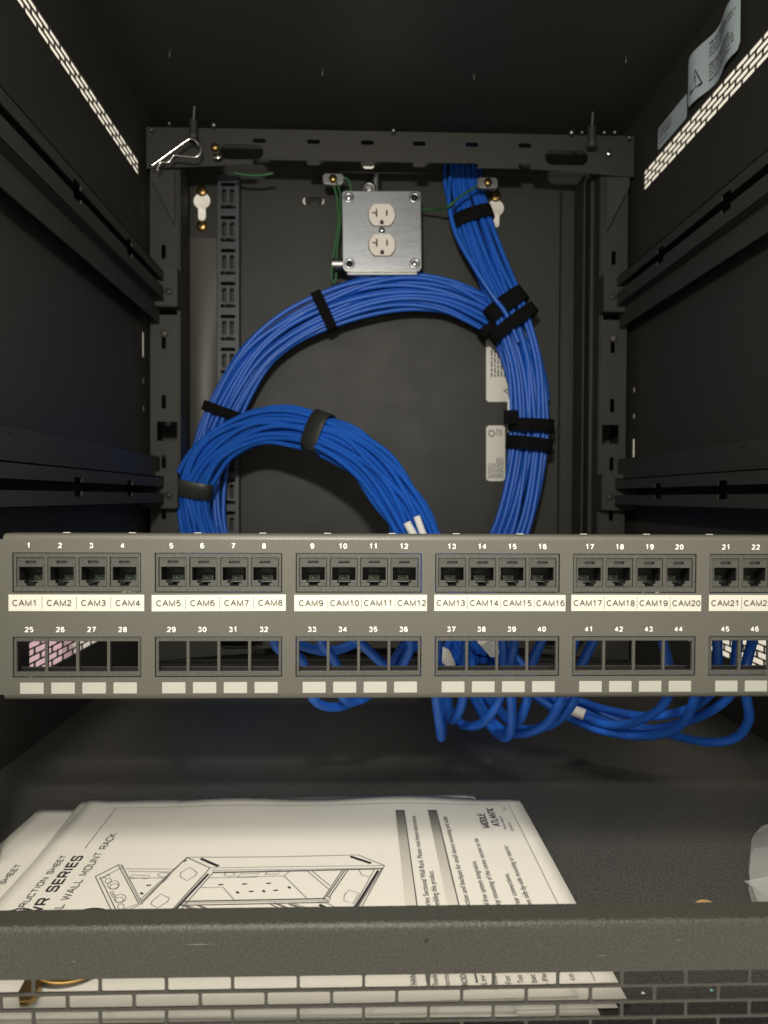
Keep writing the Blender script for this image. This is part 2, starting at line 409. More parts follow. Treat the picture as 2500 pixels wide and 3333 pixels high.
# crescent glints on the knock-out rims, put in as thin metal arcs
for sg, X in ((-1, XL), (1, XR)):
    for zc in (.0456, .224, .327):
        for y in (.55, .639, .724, .813, .903):
            P = [(X - sg * (.0009 + (.020 if zc < .1 else 0)), y + .0120 * math.cos(a), H + zc + .009 + .0100 * math.sin(a)) for a in [math.radians(240 + 6 * k) for k in range(11)]]
            part('knockout_glint', MB().tube(P, [.0001] + [.0002, .0003, .0004, .0005, .0006, .0005, .0004, .0003, .0002] + [.0001], 6).mesh(), 'galv', rack)
# rear posts with punched slots
def post(x0, x1, sgn):
    hs = []
    for z in (.116, .043, -.02, .19, .30):
        c = (x0 + x1) / 2 - .001; hs.append(rr(c - .0027, H + z - .0085, c + .0027, H + z + .0085, .0015, 3))
    for z in (.080, .235):
        if sgn < 0: hs.append(rr(x0 + .008, H + z - .012, x1 - .002, H + z + .012, 0))
        else: hs.append(rr(x0 + .003, H + z - .012, x1 - .009, H + z + .012, 0))
    p = part('rear_post', plate([(x0, .0005), (x1, .0005), (x1, ZC - .03), (x0, ZC - .03)], hs, .0018, 'XZ', .957), 'coat', rack)
    xi = x1 if sgn < 0 else x0
    a, b = sorted((xi, xi - sgn * .0016))
    part('post_return', MB().box(a, b, .9590, 1.0, .0005, ZC - .04).mesh(), 'coat', p)
    for z in (-.06, .20):
        part('post_bolt', MB().lathe(((x0 + x1) / 2, .957, H + z), (0, -1, 0), [(.0052, 0), (.0052, .0025), (.004, .0042), (.0001, .0045)], 16).mesh(), 'cover', p)
    return p
post(XL + .008, XL + .043, -1)
post(XR - .043, XR - .010, 1)
# thin dark door edge strips at the right of the back pan
for x, wd in ((.2935, .0055), (.2845, .0022)):
    part('door_edge', MB().box(x, x + wd, .985, 1.03, .002, ZC - .06).mesh(bevel=.0005), 'coat', rack)
# upper and lower rear cross beams
def slot_row(z, xs, ww=.016, hh=.0055): return [rr(x - ww / 2, z - hh / 2, x + ww / 2, z + hh / 2, hh / 2 * .98, 5) for x in xs]
def beam(zt, zb, name, upper):
    xs = [atY(d * K, 700, .95).x for d in (560, 677, 793, 905, 1018, 1132)]
    zu, zl = zt - .014, zb + .0105
    if not upper: zu, zl = zb + .0395, zb + .0135
    hs = slot_row(zu, xs) + slot_row(zl, xs)
    zm = (zt + zb) / 2 - .003
    for dx in (1222, 522):
        x = atY(dx * K, 700, .95).x; hs.append(rr(x - .0265, zm - .009, x + .0265, zm + .009, .0085, 6))
    b = part(name, plate([(XL + .006, zb), (XR - .006, zb), (XR - .006, zt), (XL + .006, zt)], hs, .0016, 'XZ', .9485), 'coat', rack)
    part('beam_flange', MB().box(XL + .006, XR - .006, .9501, .985, zb if not upper else zt - .0016, zb + .0016 if not upper else zt).mesh(), 'coat', b)
    return b
bu = beam(H + .4475, H + .3975, 'upper_cross_beam', True)
bl = beam(.056, .0016, 'lower_cross_beam', False)
# back pan with keyholes and knock-outs
YP = 1.05
def keyhole(dx, dy):
    c = dY(dx, dy, YP); r1, r2, n = .0113, .0052, 18; x, z = c.x, c.z + .004; out = []
    a0 = math.asin(r2 / r1)
    for k in range(n + 1):
        a = -math.pi / 2 + a0 + (2 * math.pi - 2 * a0) * k / n; out.append((x + r1 * math.cos(a), z + r1 * math.sin(a)))
    zb = z - .0215
    for k in range(9):
        a = math.pi + math.pi * k / 8; out.append((x + r2 * math.cos(a), zb + r2 * math.sin(a)))
    return out
khs = [keyhole(436, 440), keyhole(1071, 455)]
s1 = dY(677, 432, YP); s2 = dY(1256, 444, YP)
khs.append(rr(s1.x - .0145, s1.z - .0065, s1.x + .0145, s1.z + .004, .005, 5))
s3 = dY(796, 358, YP); khs.append(rr(s3.x - .0075, s3.z - .004, s3.x + .0075, s3.z + .004, .0038, 4))
khs.append(rr(s2.x - .004, s2.z - .0028, s2.x + .004, s2.z + .0028, .0027, 4))
part('back_pan', plate([(XL - .001, .0004), (XR + .001, .0004), (XR + .001, ZC - .001), (XL - .001, ZC - .001)], khs, .0016, 'XZ', YP), 'coat', rack)
# knock-out disc still hanging in the slotted hole
part('knockout_disc', MB().lathe((s1.x, YP + .010, s1.z + .0035), (0, -1, .25), [(.0001, .001), (.012, .001), (.0125, 0), (.0001, 0)], 20).mesh(), 'coat', rack)
def screw(p, axis, r, parent, name='screw', m='galv'):
    b = MB().lathe(p, axis, [(r, 0), (r, .0012), (r * .8, .0026), (r * .35, .0034), (.0001, .0035)], 18)
    o = part(name, b.mesh(), m, parent)
    return o
for d in ((436, 413), (436, 488), (1071, 425)):
    p = dY(*d, YP); s = screw(p, (0, -1, 0), .0072, rack, 'brass_screw', 'brass')
    q = MB().box(p.x - .0022, p.x + .0022, p.y - .0046, p.y - .003, p.z - .0005, p.z + .0005).box(p.x - .0005, p.x + .0005, p.y - .0047, p.y - .003, p.z - .0022, p.z + .0022)
    part('cross_recess', q.mesh(), 'dark', s)
# screw tips below the top panel and studs around the upper beam
for sx, sy in ((552, 176), (1050, 234), (1543, 248), (2037, 195)):
    p = atZ(sx, sy, ZC); part('screw_tip', MB().tube([p, p - Vector((0, 0, .0035))], .0012, 8).mesh(), 'bright', rack)
for sx, sy, r in ((495, 425, .0017), (552, 404, .002), (696, 408, .003), (1281, 426, .0028), (1860, 432, .0033), (1894, 433, .0022), (1966, 433, .0024), (2000, 432, .0024), (2047, 450, .002)):
    p = atY(sx, sy, .94); screw(p, (0, -1, 0), r, rack, 'beam_screw', 'galv')
# hinge pins at both ends of the beam
def pin(sx, sy0, sy1, sy2, Y):
    a, b, c = atY(sx, sy0, Y), atY(sx - 3, sy1, Y), atY(sx - 4, sy2, Y)
    o = part('hinge_pin', MB().tube([a, b], .0017, 10).mesh(), 'galv', rack)
    part('pin_collar', MB().tube([b, c], .0048, 14).mesh(), 'coat', o)
    part('pin_head', MB().lathe(c, (0, 0, -1), [(.0062, 0), (.0062, .004), (.004, .006), (.0001, .006)], 16).mesh(), 'coat', o)
pin(633, 346, 392, 440, .93); pin(1930, 366, 412, 465, .93)
p = atY(709, 509, .94); screw(p, (0, -1, .5), .006, rack, 'beam_bolt', 'bright')
p = atY(700, 479, .944); screw(p, (0, -1, .3), .005, rack, 'beam_bolt', 'brass')
p = atY(1980, 500, .944); screw(p, (0, -1, .3), .004, rack, 'beam_bolt', 'bright')
# corner gussets
for sg, X in ((-1, XL + .012), (1, XR - .012)):
    g = MB(); a = X; b = X - sg * .028
    g.add([(a, .946, H + .396), (b, .946, H + .396), (b, .946, H + .33), (a, .946, H + .385)], [(0, 1, 2, 3)])
    g.add([(a, .9475, H + .396), (b, .9475, H + .396), (b, .9475, H + .33), (a, .9475, H + .385)], [(3, 2, 1, 0)])
    part('corner_gusset', g.mesh(), 'coat', rack)
# front lip: rounded bend, short top flange and perforated face
ZL = .205 - .1568                # height of the bend's top above the floor
prof = [(YF + .0125, ZL - .0016), (YF + .0125, ZL)]
rb = .0036
for k in range(9):
    a = math.radians(90 + 90 * k / 8); prof.append((YF + rb + rb * math.cos(a), ZL - rb + rb * math.sin(a)))
prof += [(YF, ZL - rb - .001), (YF + .0015, ZL - rb - .001)]
for k in range(9):
    a = math.radians(180 - 90 * k / 8); prof.append((YF + rb + (rb - .0015) * math.cos(a), ZL - rb + (rb - .0015) * math.sin(a)))
n = len(prof); lip = MB()
NX = 2; xs_ = [XL - .003, XR + .003]
lip.add([(x, y, z) for x in xs_ for (y, z) in prof], [(i, (i + 1) % n, n + (i + 1) % n, n + i) for i in range(n)], True)
lm = lip.mesh(); lp = part('front_lip', lm, 'lip', rack)
zt = ZL - rb - .001
hs = []
zrow = .205 - .1757
for r_ in range(5):
    z1 = zrow - r_ * SR; z0 = z1 - .0050; ph = atY(112 if r_ % 2 == 0 else 5, 3200, YF).x
    if z0 < .0012: break
    x = ph - 8 * SP
    while x + SL < XR - .006:
        if x > XL + .004: hs.append(rr(x, z0, x + SL, z1, .0006, 2))
        x += SP
part('perforated_face', plate([(XL - .003, -.0018), (XR + .003, -.0018), (XR + .003, zt), (XL - .003, zt)], hs, .0010, 'XZ', YF), 'lip', lp)
# wear on the lip: one long scratch, short nicks and a dark chip
def mark(sx, sy, ln, hh, m):
    p = atY(sx, sy, YF - .00015)
    part('scratch', MB().add([(p.x - ln / 2, p.y, p.z), (p.x, p.y, p.z - hh), (p.x + ln / 2, p.y, p.z + hh * .4), (p.x, p.y, p.z + hh)], [(0, 1, 2, 3)]).mesh(), m, lp)
mark(650, 3074, .013, .00013, 'ink_pale'); mark(1388, 3062, .0016, .0007, 'dark'); mark(1960, 3110, .004, .0001, 'ink_pale'); mark(240, 3130, .003, .00012, 'ink_pale'); mark(2210, 3060, .0022, .0001, 'ink_pale')
# lacing strip on the back pan: ladder pattern of punched slots
ls0, ls1 = dY(470, 700, 1.03).x, dY(516, 700, 1.03).x
hs = []; zt_ = dY(490, 376, 1.03).z; zz = dY(490, 394, 1.03).z; pit = dY(490, 394, 1.03).z - dY(490, 465.5, 1.03).z
c0 = (ls0 + ls1) / 2 - .0003
while zz - pit > .03:
    hs.append(rr(c0 - .0098, zz - .0052, c0 + .0098, zz - .0002, .0022, 4))
    hs.append(rr(c0 - .0098, zz - .0345, c0 + .0098, zz - .0295, .0022, 4))
    hs.append(rr(c0 - .0080, zz - .0275, c0 - .0020, zz - .0075, .0028, 4))
    hs.append(rr(c0 + .0022, zz - .0275, c0 + .0082, zz - .0075, .0028, 4))
    zz -= pit
lac = part('lacing_strip', plate([(ls0, .01), (ls1, .01), (ls1, zt_), (ls0, zt_)], hs, .0014, 'XZ', 1.03), 'strip', rack)
part('strip_return', MB().box(ls1 - .0012, ls1, 1.0316, 1.0496, .01, zt_).mesh(), 'strip', lac)
part('strip_return', MB().box(ls0, ls0 + .0012, 1.0316, 1.0496, .01, zt_).mesh(), 'strip', lac)
# vertical ribs bent into the back pan at the right
part('pan_rib', MB().box(.270, .2712, 1.04, 1.0495, .12, .62).mesh(), 'coat', rack)
# lit band left of the lacing strip: added bulge, paler and curved to shine
x0_, x1_ = dY(397, 700, 1.046).x, dY(467, 700, 1.046).x; zt_c = dY(430, 512, 1.046).z; cv = MB(); vs, fs = [], []
for q in range(13):
    z_ = .001 + (zt_c - .001) * q / 12; am = min(1, (12 - q) / 4.0); am = am * am * (3 - 2 * am)
    for k in range(13): t = k / 12; vs.append((x0_ + (x1_ - x0_) * t, YP - .0006 - .0055 * am * math.sin(math.pi * t) ** .9, z_))
fs = [(q * 13 + k, q * 13 + k + 1, q * 13 + k + 14, q * 13 + k + 13) for q in range(12) for k in range(12)]
part('lit_band_bulge', fix_n(cv.add(vs, fs, True).mesh()), 'cover', rack)
# two grounding lugs below the beam
def lug(dx, dy, Y):
    c = dY(dx, dy, Y); b = MB().box(c.x - .013, c.x + .013, c.y - .006, c.y + .006, c.z - .008, c.z + .006)
    o = part('ground_lug', b.mesh(bevel=.002), 'galv', rack)
    part('lug_nut', MB().lathe((c.x, c.y - .006, c.z - .002), (0, -1, 0), [(.0055, 0), (.0055, .004), (.0001, .004)], 6).mesh(), 'brass', o)
    return c
g1 = lug(720, 388, 1.0); g2 = lug(1052, 396, 1.0)

# ------------------------------------------------------------------ electrical outlet
oc = dY(825, 498, .985); W2 = .0503
ob = thing('outlet_box', 'square steel outlet box with two ivory receptacles on the back pan', 'outlet', (oc.x, YP, oc.z))
T = Matrix.Rotation(math.radians(-.9), 4, 'Y')
def orot(me):      # the box hangs a touch crooked
    for v in me.vertices: v.co = oc + (T @ (v.co - oc))
    return me
part('box_body', orot(MB().box(oc.x - W2 + .003, oc.x + W2 - .003, .9885, YP, oc.z - W2 - .0035, oc.z + W2 - .004).mesh(bevel=.003)), 'galv', ob)
def face_shape(cz):
    out = []; r, hv = .01715, .0143
    a = math.asin(hv / r * .985)
    for s0 in (0, math.pi):
        for k in range(11):
            t = s0 - a + 2 * a * k / 10; out.append((oc.x + r * math.cos(t), cz + r * .985 * math.sin(t)))
    return out
fz = (oc.z + .0193, oc.z - .0186)
corner = [(oc.x + sx * (W2 - .0085), oc.z + sz * (W2 - .0085)) for sx in (-1, 1) for sz in (-1, 1)]
cover = part('cover_plate', orot(plate(rr(oc.x - W2, oc.z - W2, oc.x + W2, oc.z + W2, .004, 5),
             [face_shape(fz[0]), face_shape(fz[1])] + [circ(x, z, .0035, 14) for x, z in corner], .0022, 'XZ', .985, .0006)), 'steel', ob)
part('lit_plate_edge', orot(MB().box(oc.x - W2 + .003, oc.x + W2 - .003, .9845, .9885, oc.z - W2 - .0011, oc.z - W2 + .0006).mesh()), 'bright', cover)  # lit lower edge of the plate, put in as a brighter metal strip
for i, (x, z) in enumerate(corner):
    b = MB().lathe((x, .9850, z), (0, -1, 0), [(.0036, -.004), (.0036, .0), (.0045, .0009), (.0062, .0006), (.0068, 0)], 20)
    part('corner_boss', orot(b.mesh()), 'steel', cover)
    b = MB().lathe((x, .9875, z), (0, -1, 0), [(.0034, 0), (.0034, .0012), (.0022, .0022), (.0001, .0024)], 14)
    part('cover_screw', orot(b.mesh()), 'bright' if i in (1, 2) else 'dark', cover)
for k, z in enumerate(fz):
    def sl(x, z_, a, b): return rr(oc.x + x - a, z + z_ - b, oc.x + x + a, z + z_ + b, 0)
    holes = [[(oc.x - .0123, z + .0040), (oc.x - .0075, z + .0030), (oc.x - .0075, z + .0075), (oc.x - .0058, z + .0075),
              (oc.x - .0058, z - .0022), (oc.x - .0075, z - .0022), (oc.x - .0075, z + .0012), (oc.x - .0123, z + .0022)],
             sl(.0063, .0026, .0009, .0038),
             [(oc.x - .0023, z - .0118), (oc.x + .0023, z - .0118), (oc.x + .0023, z - .0085)] + [(oc.x + .0023 * math.cos(a), z - .0085 + .0023 * math.sin(a)) for a in (.5, 1.05, 1.57, 2.1, 2.64)] + [(oc.x - .0023, z - .0085)]]
    shp = [(oc.x + (x - oc.x) * .985, z + (zz_ - z) * .985) for x, zz_ in face_shape(z)]
    rcp = part('receptacle_face', orot(plate(shp, holes, .004, 'XZ', .9828, .0005)), 'ivory', ob)
    part('receptacle_body', orot(MB().box(oc.x - .0145, oc.x + .0145, .9872, .992, z - .0125, z + .0125).mesh()), 'dark', rcp)
b = MB().lathe((oc.x, .985, oc.z + .0004), (0, -1, 0), [(.0042, 0), (.0042, .0008), (.0001, .0013)], 16)
part('centre_screw', orot(b.mesh()), 'bright', ob)
cc = dY(797, 402, 1.0)
part('conduit_connector', MB().lathe((cc.x, 1.01, cc.z), (0, -1, 0), [(.009, -.02), (.009, 0), (.0095, .003), (.005, .004), (.005, -.01), (.0001, -.01)], 20).mesh(), 'galv', ob)
part('connector_collar', MB().tube([(cc.x + .009, 1.015, cc.z - .012), (cc.x + .009, 1.015, cc.z + .02)], .0062, 14).mesh(), 'galv', ob)

# ------------------------------------------------------------------ green earth wires
def wire(pts, label, r=.0017):
    o = obj('earth_wire', MB().tube(catmull(pts, 8), r, 6).mesh(), 'green'); tag(o, label, 'wire', 'green earth wires')
    return o
d = lambda x, y, Y=1.0: dY(x, y, Y)
wire([d(716, 386), d(727, 425), d(731, 480), d(721, 545), d(716, 590), d(719, 609), d(725, 606), d(726, 590)], 'green earth wire looping low at the left of the outlet box')
wire([d(724, 386, .995), d(735, 420, .995), d(735, 480, .995), d(728, 540, .995), d(726, 575, .995)], 'green earth wire running straight beside the outlet box', .0013)
wire([d(730, 384), d(748, 386), d(756, 398), d(757, 418, 1.005)], 'short green earth wire bending onto the outlet box top')
wire([d(505, 373, .975), d(530, 378, .975), d(560, 379, .975), d(590, 374, .975)], 'green earth wire drooping under the beam beside the lacing strip')
wire([d(908, 453, 1.02), d(940, 453, 1.01), d(968, 446, .985), d(995, 424, .985), d(1030, 402, .992)], 'green earth wire crossing in front of the blue cables by the lug')
o = part('wire_clamp', MB().tube([d(718, 571, 1.0), d(742, 571, 1.0)], .008, 14).mesh(), 'galv', ob)

# ------------------------------------------------------------------ blue cable coil
def frames(path):
    out = []
    for i, p in enumerate(path):
        t = (path[min(i + 1, len(path) - 1)] - path[max(i - 1, 0)]).normalized()
        nrm = t.cross(Vector((0, 1, 0))); nrm = nrm.normalized() if nrm.length > 1e-4 else Vector((1, 0, 0))
        dep = nrm.cross(t).normalized()
        out.append((p, t, nrm, dep))
    return out
CR = .0031
def make_bundle(root, ctrl, n_lay=(8, 9, 8), seed=1, samples=9, wscale=None, depth=.0053, pitch=.0062):
    rnd = random.Random(seed); path = catmull(ctrl, samples); fr = frames(path); N = len(path)
    slots = []
    for li, cnt in enumerate(n_lay):
        for i in range(cnt): slots.append(((i - (cnt - 1) / 2) * pitch, (li - (len(n_lay) - 1) / 2) * depth))
    for (a, b) in slots:
        ph = [rnd.uniform(0, 6.28) for _ in range(4)]; am = [rnd.uniform(.0006, .0034) for _ in range(2)]; fq = [rnd.uniform(.8, 3.2) for _ in range(2)]
        pts = []
        for i, (p, t, nn, dd) in enumerate(fr):
            s = i / N * 6.28; ws = 1 if wscale is None else wscale(i / (N - 1))
            da = am[0] * math.sin(fq[0] * s * 2 + ph[0]); db = am[1] * .7 * math.sin(fq[1] * s * 2 + ph[1])
            pts.append(p + nn * (a * ws + da) + dd * (b * ws + db))
        part('cable', MB().tube(pts, CR * rnd.uniform(.96, 1.04), 8).mesh(), 'cable', root)
    return path, fr
ring = [d(1000, 335, 1.036), d(1004, 400, 1.032), d(1022, 470, 1.024), d(1058, 575, 1.012), d(1098, 672, 1.0), d(1134, 780, .998), d(1146, 880, .998),
        d(1143, 960, .998), d(1126, 1060, .996), d(1098, 1155, .99), d(1040, 1270, .975), d(930, 1335, .97), d(800, 1350, .965), d(650, 1335, .965),
        d(530, 1280, .975), d(462, 1180, .99), d(443, 1080, 1.0), d(455, 970, 1.005), d(482, 890, 1.005), d(545, 782, 1.003), d(615, 718, 1.003), d(700, 672, 1.003), d(785, 640, 1.003),
        d(870, 627, 1.004), d(955, 636, 1.005), d(1025, 664, 1.008), d(1082, 700, 1.014), d(1118, 748, 1.018), d(1140, 815, 1.02), d(1150, 870, 1.02)]
coil = thing('cable_coil', 'large round coil of blue network cables hung against the rear of the rack', 'cable coil', (XC, 1.0, .0))
cpath, cfr = make_bundle(coil, ring, (7, 8), 3, 8)
# one stray cable bowing out to the left of the incoming bundle
part('cable', MB().tube(catmull([d(972, 385, 1.02), d(970, 440, .998), d(985, 505, .99), d(1020, 570, .985), d(1065, 640, .982), d(1092, 676, .983), d(1120, 740, .985)], 8), CR, 8).mesh(), 'cable', coil)
arch = [d(478, 1250, .975), d(440, 1180, .97), d(417, 1110, .96), d(419, 1045, .95), d(462, 972, .935), d(550, 928, .915), d(640, 922, .89), d(725, 950, .86), d(800, 1004, .83),
        d(860, 1080, .79), d(905, 1165, .745), d(945, 1260, .69), d(985, 1345, .63), d(1030, 1420, .585)]
front = thing('cable_bundle', 'thick blue cable bundle arching forward from the coil to the patch panel', 'cable bundle', (XC, .85, 0))
apath, afr = make_bundle(front, arch, (6, 7, 7), 5, 9, depth=.0054, pitch=.0064)
def nearest(path, x, y):
    best = None
    for i, p in enumerate(path):
        v = p - EYE; z = v.dot(FW); q = ((CX + F * v.dot(RT) / z) / K - x) ** 2 + ((CY - F * v.dot(UP) / z) / K - y) ** 2
        if best is None or q < best[0]: best = (q, i)
    return best[1]
def strap_mesh(fr, i, width, sa, sb, tilt=0, th=.0014, n=36, ex=2.6, wob=.0):
    p, t, nn, dd = fr[i]
    t2 = (t + nn * math.tan(tilt)).normalized(); n2 = (nn - t2 * nn.dot(t2)).normalized()
    vs, fs = [], []; rings = [(-width / 2, 0), (-width / 2, th), (width / 2, th), (width / 2, 0)]
    for (h, o) in rings:
        for k in range(n):
            a = 2 * math.pi * k / n; ca, sa_ = math.cos(a), math.sin(a)
            x = math.copysign(abs(ca) ** (2 / ex), ca) * (sa + o); y = math.copysign(abs(sa_) ** (2 / ex), sa_) * (sb + o)
            vs.append(p + t2 * (h + wob * math.sin(2 * a)) + n2 * x / max(.4, math.cos(tilt)) + dd * y)
    m = len(rings)
    for r_ in range(m):
        q = (r_ + 1) % m
        for k in range(n): fs.append((r_ * n + k, r_ * n + (k + 1) % n, q * n + (k + 1) % n, q * n + k))
    return MB().add(vs, fs, True)
def strap(fr, path, x, y, width, sa, sb, label, tilt=0, name='cable_strap', m='velcro', cat='strap', tail=None, wob=.0):
    b = strap_mesh(fr, nearest(path, x, y), width, sa, sb, tilt, wob=wob)
    o = obj(name, b.mesh(), m); tag(o, label, cat, 'straps around the blue cables')
    me = o.data; md = o.modifiers.new('Bevel', 'BEVEL'); md.width = .0004; md.segments = 1; md.limit_method = 'ANGLE'
    if tail is not None: part('strap_tail', tail, m, o)
    return o
HALF = cfr[:nearest(cpath, 1147, 900)]
first = 80
strap(cfr[:60], cpath[:60], 1024, 470, .0185, .0262, .0115, 'black strap around the incoming blue cables below the ground lug', .05)
strap(cfr[:60], cpath[:60], 1108, 655, .022, .0275, .0135, 'black strap highest of the three where coil meets incoming cables', .28)
strap(cfr[150:], cpath[150:], 1076, 690, .0165, .0285, .0150, 'black strap at the right end of the upper coil arc', -.26)
strap(cfr[:60], cpath[:60], 1103, 700, .0165, .0330, .0190, 'black strap lowest of the three above the white warning sticker', .30)
strap(cfr[:120], cpath[:120], 1146, 921, .0165, .0285, .0205, 'black strap on the coil at right, upper of the level pair', 0)
strap(cfr[:120], cpath[:120], 1143, 964, .0165, .0290, .0205, 'black strap on the coil at right, lower of the level pair', 0)
strap(cfr[120:], cpath[120:], 702, 672, .0135, .0262, .0115, 'black strap on the upper left arc of the coil', 0)
strap(cfr[120:], cpath[120:], 482, 888, .0130, .0262, .0115, 'black strap at the left of the coil just above the arching bundle', .1)
strap(afr, apath, 690, 936, .0225, .0232, .0118, 'wide black tape wrap at the crest of the arching bundle', 0, 'tape_wrap', 'tape', 'tape')
strap(afr, apath, 421, 1050, .0215, .0232, .0118, 'black tape wrap at the lower left of the arching bundle', 0, 'tape_wrap', 'tape', 'tape', wob=.002)
strap(afr, apath, 995, 1368, .0230, .0232, .0118, 'black tape wrap seen through the opening numbered 37', 0, 'tape_wrap', 'tape', 'tape')
c = d(1104, 901, .975)
tl = obj('strap_tail', MB().box(c.x - .0095, c.x + .0095, c.y - .001, c.y + .001, c.z - .009, c.z + .009).mesh(bevel=.0008), 'velcro'); tag(tl, 'short square black strap end poking out left of the coil', 'strap')
c = d(1102, 897, 1.0)
tg = obj('cable_tag', MB().box(c.x - .0035, c.x + .0035, c.y - .0006, c.y + .0006, c.z - .022, c.z + .022).mesh(), 'white'); tag(tg, 'narrow white tag between the warning sticker and the coil', 'tag')
# white marker flags on the arching bundle just above the panel
for (x, y, hw, hh, rot) in ((908, 1137, .0035, .0105, .35), (886, 1142, .0040, .0070, .5)):
    c = d(x, y, .735); b = MB().tube([c + Vector((-math.sin(rot) * hh, 0, math.cos(rot) * hh)), c - Vector((-math.sin(rot) * hh, 0, math.cos(rot) * hh))], hw, 10)
    part('marker_sleeve', b.mesh(), 'white', front)

# ------------------------------------------------------------------ stickers
def sticker(name, quad, m, label, rad=.003, n=12, bow=0, nrm=Vector((0, -1, 0)), lines=(), tri=None):
    """quad: TL, TR, BR, BL world points; lines: (u0,u1,v,h) printed text rows in sticker coordinates"""
    TL, TR, BR, BL = quad
    wd, ht = (TR - TL).length, (BL - TL).length
    def at(u, v, off=0): 
        p = (TL * (1 - u) + TR * u) * (1 - v) + (BL * (1 - u) + BR * u) * v
        return p + nrm * (off + bow * (1 + math.sin(u * math.pi * 2.6 + .9)))
    NU, NV = 36, 8; vs, fs = [], []
    for i in range(NU + 1):
        u = i / NU; e = min(u, 1 - u) * wd
        ins = 0 if e >= rad else (rad - math.sqrt(max(0, rad * rad - (rad - e) ** 2))) / ht
        for j in range(NV + 1): vs.append(at(u, ins + (1 - 2 * ins) * j / NV, .0005))
    for i in range(NU):
        for j in range(NV): a0 = i * (NV + 1) + j; fs.append((a0, a0 + 1, a0 + NV + 2, a0 + NV + 1))
    cu = MB().add(vs, fs, True).mesh()
    o = obj(name, cu, m); tag(o, label, 'sticker')
    b = MB()
    for (u0, u1, v, h) in lines:
        u = u0
        while u < u1:                       # words of unequal length
            L = min(random.uniform(.03, .11), u1 - u); k = 3
            for j in range(k):
                ua, ub = u + L * j / k, u + L * (j + 1) / k
                b.add([at(ua, v, .0011), at(ub, v, .0011), at(ub, v + h, .0011), at(ua, v + h, .0011)], [(0, 1, 2, 3)])
            u += L + .014
    if b.v: part('print', b.mesh(), 'ink_grey', o)['kind'] = 'stuff'
    if tri:
        cx, cy, r = tri
        a_ = ht / wd; P = [(cx - r, cy + r / a_ * .85), (cx + r, cy + r / a_ * .85), (cx, cy - r / a_ * .9)]
        b = MB()
        for (p, q) in ((0, 1), (1, 2), (2, 0)):
            def sh(pt, k): return (cx + (pt[0] - cx) * k, cy + (pt[1] + 0 - cy) * k)
            a0, a1 = P[p], P[q]; i0, i1 = sh(a0, .74), sh(a1, .74)
            b.add([at(*a0, .0012), at(*a1, .0012), at(*i1, .0012), at(*i0, .0012)], [(0, 1, 2, 3)])
        b.add([at(cx - r * .07, cy - r / a_ * .3, .0012), at(cx + r * .07, cy - r / a_ * .3, .0012), at(cx + r * .05, cy + r / a_ * .35, .0012), at(cx - r * .05, cy + r / a_ * .35, .0012)], [(0, 1, 2, 3)])
        b.add([at(cx - r * .07, cy + r / a_ * .45, .0012), at(cx + r * .07, cy + r / a_ * .45, .0012), at(cx + r * .07, cy + r / a_ * .6, .0012), at(cx - r * .07, cy + r / a_ * .6, .0012)], [(0, 1, 2, 3)])
        part('warning_triangle', b.mesh(), 'ink_black', o)
    return o
# back pan stickers (print runs upward, so "right" of the sticker is up)
Z0 = YP
def bq(x0, x1, y0, y1): return dY(x0, y1, Z0), dY(x0, y0, Z0), dY(x1, y0, Z0), dY(x1, y1, Z0)     # TL is lower left: text reads bottom to top
sticker('warning_sticker', bq(1050, 1150, 700, 868), 'sticker_white', 'white warning sticker half hidden behind the right side of the coil',
        lines=[(.32, .70, .10 + .07 * k, .035) for k in range(9)], tri=(.14, .50, .09))
sticker('rating_sticker', bq(1050, 1091, 919, 1039), 'sticker_white', 'small cream rating sticker on the back pan left of the coil', .004,
        lines=[(.05, .32, .10 + .11 * k, .05) for k in range(4)] + [(.05, .42, .55 + .10 * k, .05) for k in range(4)] + [(.82, .94, .55, .05), (.82, .94, .66, .05), (.82, .94, .77, .05)])
c = dY(1062, 936, Z0 - .001); bpy.data.objects['rating_sticker']
part('round_mark', MB().lathe(c, (0, -1, 0), [(.0032, 0), (.0046, .0003), (.0032, .0003)], 18).mesh(), 'ink_grey', bpy.data.objects['rating_sticker'])
XW = XR
def wq(pts): return [atX(x, y, XW) for x, y in pts]
# right wall: text runs along depth, reading towards the camera side
sticker('warning_sticker', (Vector((XW, .790, H + .4520)), Vector((XW, .684, H + .4540)), Vector((XW, .684, H + .4020)), Vector((XW, .790, H + .4010))), 'sticker',
        'large silver warning sticker with wavy edge high on the right side wall', .006, bow=.0035, nrm=Vector((-1, 0, 0)),
        lines=[(.36, .70, .12, .05), (.36, .95, .22, .03), (.36, .92, .29, .03), (.36, .66, .36, .03), (.36, .85, .52, .05), (.36, .93, .60, .03), (.36, .93, .67, .03), (.36, .93, .74, .03), (.36, .88, .82, .04)], tri=(.17, .60, .11))
sticker('rating_sticker', (Vector((XW, .886, H + .4265)), Vector((XW, .807, H + .4270)), Vector((XW, .807, H + .4010)), Vector((XW, .886, H + .4015))), 'sticker',
        'small silver sticker on the right side wall, nearer the rear beam', .003, nrm=Vector((-1, 0, 0)),
        lines=[(.06, .5, .12 + .13 * k, .06) for k in range(4)] + [(.06, .4, .74, .05)])

